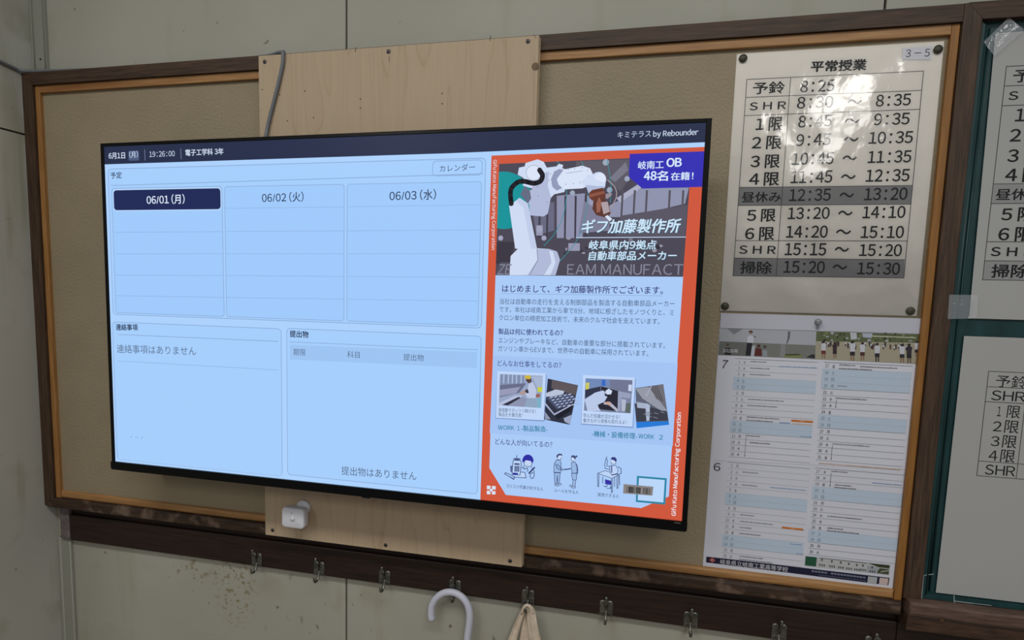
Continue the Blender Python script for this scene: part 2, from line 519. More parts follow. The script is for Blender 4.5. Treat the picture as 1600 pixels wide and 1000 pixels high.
class Canvas:
    """flat print on a plane: every mark is its own thin layer of ink"""
    def __init__(self, plane, mat, start=0.0002, step=0.000002, clamp=None):
        self.pl, self.mat, self.mb = plane, mat, MB()
        self.off, self.step, self.clamp = start, step, clamp
    def base(self, p):
        return self.pl.uv(p[0], p[1])
    def P(self, p):
        if isinstance(p, UV):
            return p
        u, v = self.base(p)
        if self.clamp:
            a, b, c, d = self.clamp
            u = min(max(u, a), b); v = min(max(v, c), d)
        return UV((u, v))
    def raw(self, uvs, faces, col):
        self.off += self.step
        self.mb.add([(u, -self.off, v) for u, v in uvs], faces, self.mat(col))
    def poly(self, pts, col):
        q = [self.P(p) for p in pts]
        if sum(q[i][0] * q[(i + 1) % len(q)][1] - q[(i + 1) % len(q)][0] * q[i][1] for i in range(len(q))) < 0:
            q = q[::-1]
        self.raw(q, [tuple(range(len(q)))], col)
    def line(self, pts, w, col, closed=False):
        """w in picture pixels"""
        q = [self.P(p) for p in pts]
        s = self.scale(pts[0]) * w / 2
        n = len(q)
        rng = range(n if closed else n - 1)
        V, F = [], []
        for i in rng:
            a, b = q[i], q[(i + 1) % n]
            dx, dy = b[0] - a[0], b[1] - a[1]
            L = math.hypot(dx, dy) or 1e-9
            nx, ny = -dy / L * s, dx / L * s
            ex, ey = dx / L * s * 0.4, dy / L * s * 0.4
            o = len(V)
            V += [(a[0] - nx - ex, a[1] - ny - ey), (b[0] - nx + ex, b[1] - ny + ey), (b[0] + nx + ex, b[1] + ny + ey), (a[0] + nx - ex, a[1] + ny - ey)]
            F.append((o, o + 1, o + 2, o + 3))
        self.raw(V, F, col)
    def scale(self, p):
        if isinstance(p, UV):
            return self.s0
        a = self.pl.uv(p[0], p[1]); b = self.pl.uv(p[0] + 1, p[1]); c = self.pl.uv(p[0], p[1] + 1)
        self.s0 = 0.5 * (math.hypot(b[0] - a[0], b[1] - a[1]) + math.hypot(c[0] - a[0], c[1] - a[1]))
        return self.s0
    def disc(self, c, r, col, n=24, ry=None):
        cx, cy = self.P(c); s = self.scale(c)
        ry = r if ry is None else ry
        self.raw([(cx + math.cos(2 * math.pi * i / n) * r * s, cy + math.sin(2 * math.pi * i / n) * ry * s) for i in range(n)], [tuple(range(n))], col)
    def rrect(self, tl, tr, br, bl, rad, col, outline=0.0):
        q = [self.P(p) for p in (tl, tr, br, bl)]
        s = self.scale(tl)
        x0, x1 = (q[0][0] + q[3][0]) / 2, (q[1][0] + q[2][0]) / 2
        z1, z0 = (q[0][1] + q[1][1]) / 2, (q[2][1] + q[3][1]) / 2
        def ring(ins, r):
            out = []
            for cx, cz, a0 in ((x1 - ins - r, z1 - ins - r, 0), (x0 + ins + r, z1 - ins - r, 90), (x0 + ins + r, z0 + ins + r, 180), (x1 - ins - r, z0 + ins + r, 270)):
                for k in range(5):
                    a = math.radians(a0 + k * 22.5)
                    out.append((cx + r * math.cos(a), cz + r * math.sin(a)))
            return out
        r = rad * s
        if outline:
            w = outline * s
            A, B = ring(0, r), ring(w, max(r - w, 1e-5))
            n = len(A)
            self.raw(A + B, [(i, (i + 1) % n, n + (i + 1) % n, n + i) for i in range(n)], col)
        else:
            A = ring(0, r)
            self.raw(A, [tuple(range(len(A)))], col)
    def text(self, s, p0, p1, h, col, bold=0.0, cap=False, skew=0.0, mono=False):
        """p0, p1: left and right end of the bottom of the lettering; h its height in picture pixels"""
        V, F = glyphs(s, mono)
        if not V:
            return
        a, b = self.P(p0), self.P(p1)
        dx, dy = b[0] - a[0], b[1] - a[1]
        L = math.hypot(dx, dy)
        ex, ey = dx / L, dy / L
        if isinstance(p0, UV):
            H = h
        else:
            qx, qy = p1[0] - p0[0], p1[1] - p0[1]
            ql = math.hypot(qx, qy)
            t = self.base((p0[0] + qy / ql * h, p0[1] - qx / ql * h))
            a_ = self.base(p0)
            H = math.hypot(t[0] - a_[0], t[1] - a_[1])
        xs = [v[0] for v in V]; ys = [v[1] for v in V]
        x0, x1 = min(xs), max(xs)
        if cap:
            y0, ysc = 0.0, H / 0.74
        else:
            y0, ysc = min(ys), H / max(max(ys) - min(ys), 1e-6)
        xsc = (L - skew * H * (1 if not cap else 1)) / (x1 - x0)
        out = []
        for x, y in V:
            yy = (y - y0) * ysc
            xx = (x - x0) * xsc + skew * yy
            out.append((a[0] + ex * xx - ey * yy, a[1] + ey * xx + ex * yy))
        if bold <= 0:
            self.raw(out, F, col)
            return
        # heavier weight: the same lettering printed again a hair to every side
        w_ = bold * 0.8
        for sx, sy in ((-w_, 0), (w_, 0), (0, w_ * .7), (0, -w_ * .7)) if bold > 0.012 else ((-w_ * .6, 0), (w_ * .6, 0)):
            ox, oy = sx * xsc, sy * ysc
            self.raw([(x + ex * ox - ey * oy, y + ey * ox + ex * oy) for x, y in out], F, col)
    def build(self, name, parent, local=True):
        return build(name, self.mb, parent, local=local)

def Z(x0, y0, s):
    """coordinates read in an enlarged crop -> picture coordinates"""
    return lambda *pts: [(x0 + x / s, y0 + y / s) for x, y in pts]

# ================================================================== THE ROOM
FR, TRM, WALL = -0.014, -0.008, 0.020      # front of dark frame, front of pine trim, wall face (pinboard face = 0)
LEFT = -0.5225
mb = MB()
gap = 0.0018
edges = [LEFT, 0.2265, 1.1560, 2.2]
for a, b in zip(edges[:-1], edges[1:]):
    mb.box(a + (gap if a != LEFT else 0), b - gap, WALL, WALL + 0.012, -Z0, 1.30, M['wall'], 0.001)
mb.box(LEFT, 2.2, WALL + 0.008, WALL + 0.03, -Z0, 1.30, M['seam'])
tag(build('wall_back', mb), kind='structure')
mb = MB()
def side_panel(z0, z1):
    mb.box(LEFT - 0.03, LEFT, -1.0, WALL + 0.03, z0, z1, M['wall_left'])
side_panel(-Z0, 0.3835)
side_panel(0.3875, 1.30)
mb.box(LEFT - 0.03, LEFT - 0.006, -1.0, WALL + 0.03, 0.3835, 0.3875, M['seam'])
tag(build('wall_left', mb), kind='structure')
mb = MB()
for z0, z1 in ((0.513, 1.30), (-Z0, -0.536)):
    mb.prism([(-0.5215, z0), (-0.4815, z0), (-0.4815, z1), (-0.5215, z1)], 0.0135, WALL + 0.001, M['strip'])
    mb.tube([(-0.514, 0.0145, z0), (-0.514, 0.0145, z1)], 0.0026, M['strip'], 8)
    mb.tube([(-0.4855, 0.0142, z0), (-0.4855, 0.0142, z1)], 0.0022, M['strip'], 8)
c = at(63.3, 92.3, 0.013)
mb.lathe(c, (0, -1, 0), [(0.0018, -0.003), (0.0018, 0.0012)], M['hole'], 10)
tag(build('trim_1', mb), kind='structure')
mb = MB()
mb.box(-0.56, 2.2, -2.6, WALL + 0.03, -Z0 - 0.05, -Z0, noise_mat('floor_boards', (120, 96, 70), (150, 122, 92), (1, 0.1, 1), 40, 4, 0.3, 0.7, 0.5))
tag(build('floor', mb), kind='structure')

# ================================================================== PINBOARD
board = thing('pinboard', (0.37, 0, -0.455), 'wide tan pinboard in a dark wood frame with pine trim, behind the television', 'pinboard')
mb = MB(); mb.box(-0.495, 1.252, 0.0, WALL, -0.432, 0.49, M['cork'])
build('pin_surface', mb, board)
XL, XR, ZT, ZB = -0.5222, 1.2530, 0.5135, -0.4550
XI, ZTI, ZBI = -0.4945, 0.4880, -0.4305
mb = MB(); mb.prism([(XL, ZT), (XR, ZT), (XR, ZTI), (XI, ZTI)], FR, WALL, M['dark_h']); tag(build('frame_rail', mb, board), 'top rail of the dark wood frame')
mb = MB(); mb.prism([(XL, ZB + .004), (XL, ZT), (XI, ZTI), (XI, ZBI)], FR + 0.0006, WALL, M['dark_v']); tag(build('frame_stile', mb, board), 'left stile of the dark wood frame')
mb = MB(); mb.box(XL + .004, XR, FR, WALL, ZB, ZBI, M['dark_worn'], 0.005); tag(build('frame_rail', mb, board), 'bottom rail of the dark frame, worn pale along its upper edge')
TI = 0.0125
mb = MB(); mb.box(-0.482, 1.2415, TRM, 0.001, ZTI - 0.0155, ZTI - 0.0002, M['trim_h'], 0.0012); build('trim_strip', mb, board)
mb = MB(); mb.box(XI + .0004, -0.482, TRM - .0004, 0.001, ZBI, ZTI - 0.0002, M['trim_v'], 0.0012); build('trim_strip', mb, board)
mb = MB(); mb.box(1.2415, 1.2528, TRM - .0004, 0.001, ZBI, ZTI - 0.0002, noise_mat('amber_trim', (130, 86, 38), (160, 111, 54), (1, 1, 0.08), 150, 5, 0.3, 0.7, 0.45, 0.1, 200, 0.0004), 0.0012); build('trim_strip', mb, board)
mb = MB(); mb.box(-0.482, 1.2415, TRM, 0.001, ZBI + .0002, ZBI + 0.0165, M['trim_h'], 0.0045); build('trim_strip', mb, board)

# ================================================================== HOOK RAIL
rail = thing('hook_rail', (0.5, 0.014, -0.538), 'long dark brown wooden rail below the pinboard carrying metal coat hooks', 'wall rail')
mb = MB(); mb.box(-0.4795, 1.2565, 0.0155, WALL, -0.5, -0.4552, M['rail'])
mb.box(-0.4765, 1.2565, 0.0062, WALL, -0.5375, -0.4745, M['rail'], 0.003)
mb.box(1.2565, 1.9, 0.0062, WALL, -0.5375, -0.4748, M['rail'])
build('plank', mb, rail)
mb = MB(); mb.box(-0.5030, -0.4770, 0.005, WALL, -0.5365, -0.4565, noise_mat('paint_smeared_end', (84, 74, 74), (124, 116, 118), (1, 1, 1), 60, 5, 0.3, 0.7, 0.5), 0.004)
tag(build('end_block', mb, rail), 'grey paint smeared end block')

hook0 = None
def make_hook():
    t = thing('coat_hook', (0, 0, 0), 'metal double coat hook', 'coat hook')
    y = 0.0
    for s, nm in ((-1, 'left'), (1, 'right')):
        mb = MB()
        cx = s * 0.0068
        out = []
        for k in range(9):
            a = math.pi * k / 8
            out.append((cx + math.cos(a) * 0.0056, 0.0255 + math.sin(a) * 0.005))
        out += [(cx - 0.0056, 0.0), (cx + 0.0056, 0.0)]
        n = len(out)
        V, F = [], []
        for lay in ((1.0, y), (1.0, y - 0.0014), (0.72, y - 0.0026)):
            zc = 0.016
            for x, z in out:
                V.append((cx + (x - cx) * lay[0], lay[1], zc + (z - zc) * (0.5 + lay[0] / 2)))
        for r in range(2):
            for i in range(n):
                j = (i + 1) % n
                F.append((r * n + i, r * n + j, (r + 1) * n + j, (r + 1) * n + i))
        F.append(tuple(range(2 * n, 3 * n)))
        F.append(tuple(range(n - 1, -1, -1)))
        mb.add(V, F, M['steel'])
        build('plate', mb, t, local=True)
    for s in (-1, 1):
        mb = MB(); mb.lathe((s * 0.0068, -0.0024, 0.006), (0, -1, 0), [(0.0026, 0), (0.0024, 0.0008), (0.0012, 0.0014)], M['screw'], 12)
        build('screw', mb, t, local=True)
    mb = MB()
    mb.tube(smooth_path([(0, -0.001, 0.012), (0, -0.0035, 0.018), (0, -0.008, 0.024), (0, -0.0135, 0.0275), (0, -0.0162, 0.033), (0, -0.0165, 0.044)], 4), 0.0027, M['steel'], 10, flat=0.55)
    build('upper_prong', mb, t, local=True)
    mb = MB()
    mb.tube(smooth_path([(0, -0.001, 0.010), (0, -0.003, 0.004), (0, -0.006, -0.002), (0, -0.0115, -0.0075), (0, -0.0185, -0.0082), (0, -0.0218, -0.0035), (0, -0.0220, 0.003)], 4), 0.0026, M['steel'], 10, flat=0.6)
    build('lower_prong', mb, t, local=True)
    return t

HX = [0.0225, 0.1714, 0.3198, 0.4707, 0.6190, 0.7690, 0.9217, 1.0720, 1.2210]
HLAB = ['bare metal coat hook at the left end of the row, under the motion sensor',
        'bare metal coat hook second from the left, just left of the vertical wall joint',
        'bare metal coat hook third from the left, just right of the vertical wall joint',
        'metal coat hook holding up the white umbrella handle',
        'metal coat hook holding the cream cloth bag by its straps',
        'bare metal coat hook next to the right of the cream cloth bag',
        'bare metal coat hook below the left edge of the calendar, second right of the bag',
        'bare coat hook below the middle of the calendar, cut by the lower picture edge',
        'last coat hook on the right below the chalkboard corner, only its tips in view']
def copy_thing(o):
    c = o.copy(); COL.objects.link(c)
    for ch in list(o.children):
        d = ch.copy(); COL.objects.link(d); d.parent = c
    return c
hook0 = make_hook()
hooks = []
for i, x in enumerate(HX):
    h = hook0 if i == 0 else copy_thing(hook0)
    h.location = (x, 0.0060, Z0 - 0.5365)
    tag(h, HLAB[i], 'coat hook', 'coat hooks along the dark rail')
    hooks.append(h)

# ================================================================== PLYWOOD
PF = -0.029
ply = thing('plywood_panel', (0.34, -0.02, -0.447), 'upright pale plywood panel screwed over the pinboard behind the television', 'panel')
mb = MB()
PX0, PX1, PZ0, PZ1 = 0.0670, 0.6105, -0.447, 0.507
mb.add([(PX0, PF, PZ0), (PX1, PF, PZ0), (PX1, PF, PZ1), (PX0, PF, PZ1)], [(0, 1, 2, 3)], M['ply'])
yb = FR - 0.0002
mb.add([(PX0, PF, PZ0), (PX1, PF, PZ0), (PX1, PF, PZ1), (PX0, PF, PZ1), (PX0, yb, PZ0), (PX1 + .0015, yb, PZ0), (PX1 + .0015, yb, PZ1), (PX0, yb, PZ1)],
       [(0, 4, 5, 1), (1, 5, 6, 2), (2, 6, 7, 3), (3, 7, 4, 0), (7, 6, 5, 4)], M['ply_edge'])
for px, py in ((476.5, 142), (490, 184), (563, 155), (563, 169), (691, 146), (691, 162), (449, 189), (410, 140), (437, 148)):
    c = at(px, py, PF); mb.lathe(c, (0, -1, 0), [(0.0014, -0.001), (0.0012, 0.0002)], M['hole'], 8)
for px, py, a in ((555.5, 78, 0.15), (766, 60, 0.1), (608, 92, -0.1), (408, 172, 1.5), (836, 57, -0.6)):
    c = at(px, py, PF); dx, dz = math.sin(a) * 0.004, math.cos(a) * 0.004
    mb.prism([(c.x - dx - .0005, c.z - dz), (c.x - dx + .0005, c.z - dz - .0002), (c.x + dx + .0005, c.z + dz), (c.x + dx - .0005, c.z + dz + .0002)], PF - .0002, PF + .001, M['hole'] if a < 1 else M['knot'])
build('board', mb, ply)
c = at(836.6, 104, PF)
mb = MB(); mb.lathe(c, (0, -1, 0), [(0.0066, -0.001), (0.0066, 0.0003), (0.0056, 0.0003), (0.0056, 0.0002)], M['knot'], 18, False)
tag(build('wood_knot', mb, ply), 'round brown knot near the upper right corner')
for px, py in ((413.8, 96.5), (607, 80.6), (825, 64.4), (426, 828.4), (602.6, 851.8), (797, 876.5)):
    c = at(px, py, PF)
    mb = MB(); mb.lathe(c, (0, -1, 0), [(0.0042, -0.002), (0.0040, 0.0005), (0.0030, 0.0012), (0.0010, 0.0009)], M['screw'], 16)
    for an in (0.3, 1.87):
        dx, dz = math.cos(an) * .0022, math.sin(an) * .0022
        mb.prism([(c.x - dx - dz * .2, c.z - dz + dx * .2), (c.x + dx - dz * .2, c.z + dz + dx * .2), (c.x + dx + dz * .2, c.z + dz - dx * .2), (c.x - dx + dz * .2, c.z - dz - dx * .2)], c.y - .0014, c.y - .0005, M['hole'])
    build('screw', mb, ply)

# ================================================================== TELEVISION
TW, TH = 1.107, 0.6227
yw, tl = 0.0062643, -0.0065384
TVP = Plane((-0.22065897, -0.11, 0.32880645), (math.cos(yw), -math.sin(yw), 0), (0, -math.sin(tl), math.cos(tl)))
tv = thing('television', (0, 0, 0), 'large black flat screen television showing a class notice board page', 'television')
ez = TVP.ez; ey = TVP.n; ex = ey.cross(ez).normalized()
mat4 = Matrix(((ex.x, ey.x, ez.x, TVP.o.x), (ex.y, ey.y, ez.y, TVP.o.y), (ex.z, ey.z, ez.z, TVP.o.z + Z0), (0, 0, 0, 1)))
tv.matrix_world = mat4
BL, BR_, BT, BB = -0.0082, TW + 0.0085, 0.0065, -TH - 0.0165
def ring_frame(mb, x0, x1, z0, z1, a0, a1, c0, c1, y0, y1, mat):
    """bar frame: outer x0..x1,z0..z1, inner a0..a1,c0..c1"""
    mb.box(x0, a0, y0, y1, z0, z1, mat, 0.001)
    mb.box(a1, x1, y0, y1, z0, z1, mat, 0.001)
    mb.box(a0, a1, y0, y1, c1, z1, mat, 0.001)
    mb.box(a0, a1, y0, y1, z0, c0, mat, 0.001)
mb = MB(); ring_frame(mb, BL, BR_, -TH - .002, BT, 0, TW, -TH, 0, -0.0012, 0.012, M['black'])
build('bezel', mb, tv, local=True)
mb = MB()
out = []
for cx, cz, a0 in ((BR_ - .004, BB + .004, 270), (BR_ - .001, -TH - .001, 0), (BL + .001, -TH - .001, 90), (BL + .004, BB + .004, 180)):
    r = 0.004 if a0 >= 180 else 0.001
    for k in range(5):
        a = math.radians(a0 + k * 22.5); out.append((cx + r * math.cos(a), cz + r * math.sin(a)))
mb.prism(out, -0.004, 0.014, M['black'])
mb.box(TW - .012, TW - .002, -0.0042, 0.0, -TH - .004, -TH - .0022, M['steel'], 0.0004)  # steel sliver stands in for a reflection glint on the black plastic
tag(build('lower_bezel', mb, tv, local=True), 'deeper black strip along the bottom edge')
mb = MB()
mb.box(BL + .001, BR_ - .001, 0.012, 0.022, BB + .002, BT - .001, M['black_matte'], 0.002)
mb.box(0.10, TW - .10, 0.022, 0.046, -TH + .01, -0.16, M['black_matte'])
build('rear_housing', mb, tv, local=True)
mb = MB(); mb.box(0.36, 0.42, 0.046, 0.0805, -0.50, -0.18, M['black_matte']); mb.box(0.68, 0.74, 0.046, 0.0805, -0.50, -0.18, M['black_matte']); mb.box(0.36, 0.74, 0.07, 0.0805, -0.38, -0.26, M['black_matte'])
build('wall_mount', mb, tv, local=True)
u, v = TVP.uv(572, 776)
mb = MB(); mb.box(u - .008, u + .008, -0.003, 0.012, BB - .003, BB + .001, M['black_matte'], 0.001)
build('sensor_window', mb, tv, local=True)

PAGE = (172, 209, 252)
CARD = (166, 206, 252)
LINE = (138, 171, 214)
TXT = (38, 54, 84)
GREY = (84, 108, 140)
NAVY = (28, 39, 86)
mb = MB(); mb.add([(0, 0, -TH), (TW, 0, -TH), (TW, 0, 0), (0, 0, 0)], [(0, 1, 2, 3)], lit(PAGE))
screen = build('screen', mb, tv, local=True)
CL = (0.0, TW, -TH, 0.0)
def tvc(start):
    return Canvas(TVP, lit, start, clamp=CL)

# --- top status bar
c = tvc(0.0002)
BAR = (36, 44, 72)
c.poly([(150, 220), (1120, 170), (1120, 221.5), (1103.5, 222.2), (700, 239.6), (163, 257), (150, 257.5)], BAR)
c.text('6月1日', (170.2, 248.6), (195.5, 247.8), 9.6, (214, 228, 250), 0.02)
c.rrect((200.6, 236), (217.4, 235), (217.4, 250.6), (200.8, 251.4), 2.5, (74, 88, 124))
c.text('(月)', (202.4, 246.0), (215.6, 245.2), 8.0, (214, 228, 250), 0.01, cap=True)
c.line([(226.2, 234), (226.8, 250.4)], 1.1, (110, 124, 156))
c.text('19:26:00', (233.6, 245.4), (273.2, 244.2), 8.6, (200, 216, 240), 0.008, mono=True)
c.line([(282.6, 232.4), (283.2, 248.8)], 1.1, (110, 124, 156))
c.text('電子工学科 3年', (290, 243.6), (349.2, 241.4), 10.0, (214, 228, 250), 0.02)
c.text('キミテラス', (964.8, 216), (1017, 213.6), 9.6, (190, 206, 228), 0.0)
c.text('by Rebounder', (1020.6, 213.6), (1091, 210.4), 8.2, (200, 214, 236), 0.022, cap=True)
c.build('status_bar', screen)

# --- timetable of days
c = tvc(0.0002)
c.rrect((168, 264.5), (760, 245.5), (752.5, 511), (177, 493.5), 6, LINE, 1.0)
c.rrect((169.2, 265.7), (758.8, 246.7), (751.4, 509.6), (178, 492.4), 5, CARD)
c.text('予定', (173, 279.4), (190.6, 278.6), 10.2, TXT, 0.02)
c.rrect((675.4, 252), (754, 248.5), (753.8, 273.5), (675.6, 276), 6, LINE, 1.2)
c.text('カレンダー', (687, 268.8), (742.4, 266.2), 10.6, (58, 76, 106), 0.004)
c.line([(174, 290), (754.5, 271.5)], 1.0, LINE)
COLBG = (160, 202, 251)
for tl_, tr_, br_, bl_ in (((174.4, 294), (347.6, 290.5), (350.6, 495), (180.4, 489)), ((350.4, 291.5), (538.6, 287.4), (537.8, 502.4), (353.8, 494.8)), ((542.2, 288), (753, 282.6), (747.4, 509), (541.4, 502.4))):
    c.rrect(tl_, tr_, br_, bl_, 5, LINE, 1.0)
    c.rrect((tl_[0] + 1, tl_[1] + 1), (tr_[0] - 1, tr_[1] + 1), (br_[0] - 1, br_[1] - 1), (bl_[0] + 1, bl_[1] - 1), 4.5, COLBG)
for (x0, y0), (x1, y1) in (((179, 363), (347, 362)), ((180, 397), (348, 396.4)), ((180, 430), (349, 430.6)), ((181, 462), (349, 464.6)),
                           ((351.6, 325.6), (538, 323.4)), ((352, 361.8), (538, 360.8)), ((352.4, 396.6), (537.6, 396.6)), ((352.8, 430.6), (537.6, 432)), ((353, 464.8), (537.4, 467.4)),
                           ((543, 323.2), (751.4, 320)), ((543, 360.8), (750.4, 359.4)), ((542.6, 396.6), (749.4, 396.4)), ((542.4, 432), (748.6, 433.4)), ((542, 467.6), (748, 470.4))):
    c.line([(x0, y0), (x1, y1)], 0.9, (146, 182, 228))
c.rrect((175.8, 295.4), (346, 292.8), (346.2, 328.6), (177.6, 330), 5.5, (186, 216, 250))
c.rrect((177.2, 297), (344.6, 294.6), (344.8, 327), (178.8, 328.4), 4.5, NAVY)
c.text('06/01 (月)', (229.6, 318.4), (288.6, 316.8), 11.6, (222, 234, 252), 0.018, cap=True)
c.text('06/02 (火)', (409.6, 315.6), (474.4, 313.6), 12.2, TXT, 0.014, cap=True)
c.text('06/03 (水)', (608.8, 312.8), (681.2, 310.4), 12.8, TXT, 0.014, cap=True)
c.build('day_columns', screen)

# --- notices
c = tvc(0.0002)
c.rrect((177, 503.6), (440.4, 512.2), (441, 741.4), (181.6, 721.6), 6, LINE, 1.0)
c.rrect((178.2, 504.8), (439.4, 513.2), (440, 740.2), (182.4, 720.8), 5, CARD)
c.text('連絡事項', (181.5, 516), (215.4, 516.6), 9.8, TXT, 0.032)
c.line([(184.4, 522.6), (434.4, 533.4)], 1.0, LINE)
c.text('連絡事項はありません', (183, 551.4), (306.6, 555.4), 13.2, GREY, 0.0)
c.line([(184.6, 564), (434.4, 578.2)], 0.9, (146, 182, 228))
c.text('・－・', (204.6, 684), (223, 685), 2.6, (132, 168, 216), 0.0)
c.build('notice_panel', screen)

# --- hand-ins
c = tvc(0.0002)
c.rrect((448, 512.8), (752.6, 524.6), (746.4, 772.6), (448.6, 741.6), 6, LINE, 1.0)
c.rrect((449.2, 514), (751.4, 525.8), (745.4, 771.4), (449.6, 740.6), 5, CARD)
c.text('提出物', (453, 526.6), (481.8, 528), 10.4, TXT, 0.032)
c.line([(453, 534.2), (746.4, 546.6)], 1.0, LINE)
c.poly([(453, 538.6), (745.8, 550.4), (745, 575.2), (453, 561.6)], (157, 196, 242))
c.text('期限', (458.5, 555.2), (477.6, 556), 10.6, GREY, 0.006)
c.text('科目', (542.6, 558.8), (562, 559.8), 10.4, GREY, 0.006)
c.text('提出物', (630.4, 563), (662, 564.6), 10.6, GREY, 0.006)
c.text('提出物はありません', (533.8, 741.8), (650.8, 750.8), 13.4, (78, 100, 128), 0.0)
c.build('submission_panel', screen)

# --- advertisement
c = tvc(0.0002)
OR = (206, 86, 58)
POS = (170, 203, 247)
c.poly([(768, 243.2), (1104, 229.5), (1066, 816), (750.5, 781.5)], OR)
c.poly([(774.3, 430), (1067.4, 432.5), (1058.6, 560), (1045, 775.6), (1001.8, 793.8), (790.3, 773.2), (764.6, 731), (770, 560)], POS)
c.poly([(770.4, 555.4), (1058.8, 567.6), (1051, 697), (765.3, 676.6)], (163, 195, 243))
# picture with the robot arm
PB = [(780, 256.2), (1081, 243), (1067, 432.5), (774.2, 430)]
c.poly(PB, (74, 70, 84))
a = Z(770, 240, 5.0); b = Z(900, 230, 4.76)
LAV = (142, 144, 172)
c.poly(a((300, 390), (480, 380), (480, 600), (340, 640)), (104, 104, 128))
c.poly(a((500, 330), (720, 310), (700, 660), (500, 660)), LAV)
c.poly(a((720, 330), (800, 330), (800, 600), (720, 620)), (150, 152, 180))
for x in (360, 420, 560, 640, 720):
    c.poly(a((x, 330), (x + 16, 330), (x + 10, 660), (x - 4, 660)), (62, 58, 72))
c.poly(b((0, 104), (400, 90), (400, 230), (330, 330), (240, 250), (0, 140)), (92, 88, 100))
c.poly(b((240, 440), (400, 350), (490, 305), (840, 300), (810, 420), (560, 480), (330, 520), (250, 520)), (142, 146, 172))
c.poly(b((300, 380), (470, 270), (490, 300), (330, 410)), (170, 172, 196))
c.poly(b((250, 230), (370, 110), (390, 170), (290, 260)), (118, 118, 134))
for x in (340, 430, 520, 690, 790):
    c.poly(b((x, 320), (x + 16, 320), (x + 4, 520), (x - 10, 520)), (84, 80, 92))
c.poly(b((330, 510), (830, 430), (810, 660), (300, 660)), (88, 84, 98))
c.poly(b((60, 400), (250, 520), (250, 620), (20, 640)), (124, 124, 150))
rnd = random.Random(3)
for k in range(26):
    x, y = rnd.uniform(540, 1340), rnd.uniform(660, 800)
    c.disc(a((x, y))[0], rnd.uniform(1.4, 4.0), rnd.choice([(120, 118, 134), (46, 42, 52), (150, 148, 166), (58, 52, 62)]), 10, rnd.uniform(1.2, 3.2))
c.poly(a((590, 700), (680, 700), (680, 760), (590, 760)), (150, 150, 176))
c.poly(a((30, 690), (170, 690), (140, 860), (24, 860)), (58, 54, 66))
c.poly(a((60, 850), (140, 850), (130, 948), (22, 948)), (84, 82, 98))
c.poly(a((520, 860), (1480, 862), (1485, 960), (500, 950)), (74, 70, 84))
c.poly(a((340, 560), (390, 560), (390, 640), (340, 640)), (150, 150, 178))
for q, r in (((62, 660), 4), ((400, 660), 4), ((365, 590), 5)):
    c.disc(a(q)[0], r, (160, 162, 188), 14)
for q, r in (((222, 113), 5), ((380, 235), 4.2), ((250, 318), 4.4)):
    c.disc(b(q)[0], r, (156, 166, 186), 16)
c.disc(a((622, 308))[0], 4, (156, 166, 186), 16)
circ = []
for k in range(48):
    an = 2 * math.pi * k / 48
    x, y = 85 + 225 * math.cos(an), 365 + 225 * math.sin(an)
    circ.append((max(x, 50 - (y - 80) * 30 / 870), y))
c.poly(a(*circ), (16, 146, 152))
TEAL = (42, 146, 156)
for pts in ([(500, 62), (520, 90), (570, 250), (575, 350), (545, 500), (480, 630), (400, 720)], [(695, 60), (735, 190), (745, 340), (715, 520), (650, 690), (520, 845)]):
    c.line([tuple(p)[:2] for p in a(*[(q.x, q.y) for q in smooth_path([(x, y, 0) for x, y in pts], 5)])], 1.0, TEAL)
c.line(b((232, 95), (250, 200), (262, 300), (255, 410)), 1.0, TEAL)
c.line(b(*[(q.x, q.y) for q in smooth_path([(235, 245, 0), (290, 300, 0), (300, 370, 0), (255, 460, 0)], 5)]), 1.4, (166, 152, 156))
W1, W2, W3, W4 = (206, 218, 242), (176, 186, 216), (146, 154, 186), (100, 106, 130)
c.poly(a((130, 950), (140, 800), (205, 735), (350, 740), (440, 745), (500, 765), (525, 830), (505, 900), (490, 950)), W1)
c.poly(a((270, 950), (350, 830), (345, 745), (440, 745), (505, 770), (525, 830), (505, 900), (490, 950)), W2)
c.poly(a((400, 950), (460, 850), (440, 760), (470, 765), (490, 850), (450, 950)), W1)
c.line(a((345, 745), (352, 830), (290, 945)), 0.8, W4)
c.poly(a((250, 330), (300, 280), (460, 310), (430, 470), (395, 492), (290, 482), (285, 400)), W2)
c.poly(a((128, 410), (210, 345), (275, 390), (345, 740), (262, 748), (175, 742)), W1)
c.poly(a((210, 345), (275, 390), (345, 740), (300, 745), (240, 420), (185, 375)), (192, 204, 232))
c.poly(a((215, 320), (250, 250), (290, 290), (300, 350), (275, 390)), W4)
c.poly(a((205, 110), (250, 100), (255, 75), (350, 45), (398, 65), (422, 110), (500, 100), (560, 120), (580, 200), (560, 300), (480, 318), (455, 345), (400, 300), (300, 270), (235, 250), (240, 190), (195, 165)), W1)
c.poly(a((300, 270), (400, 150), (440, 140), (430, 250), (455, 345), (420, 380), (330, 300)), W2)
c.disc(a((320, 150))[0], 12, (220, 229, 248), 20)
c.line(a(*[(320 + 60 * math.cos(k / 12 * 6.283), 150 + 60 * math.sin(k / 12 * 6.283)) for k in range(12)]), 0.7, W3, True)
c.poly(a((455, 200), (480, 140), (520, 120), (560, 130), (520, 190), (540, 270), (500, 290), (465, 260)), W3)
c.poly(a((500, 200), (555, 125), (700, 95), (760, 115), (792, 180), (765, 245), (700, 272), (560, 280), (515, 245)), (216, 226, 247))
c.line(a((575, 155), (700, 135)), 0.8, W3)
for q in ((570, 240), (630, 235), (680, 228), (720, 215), (745, 175), (740, 130), (700, 110), (640, 118), (590, 125), (450, 160), (440, 210), (350, 260), (355, 330), (425, 380)):
    c.disc(a(q)[0], 0.7, (70, 74, 96), 8)
c.poly(a((500, 95), (520, 80), (550, 90), (545, 110), (510, 120)), W1)
c.disc(b((165, 245))[0], 12.6, W1, 24)
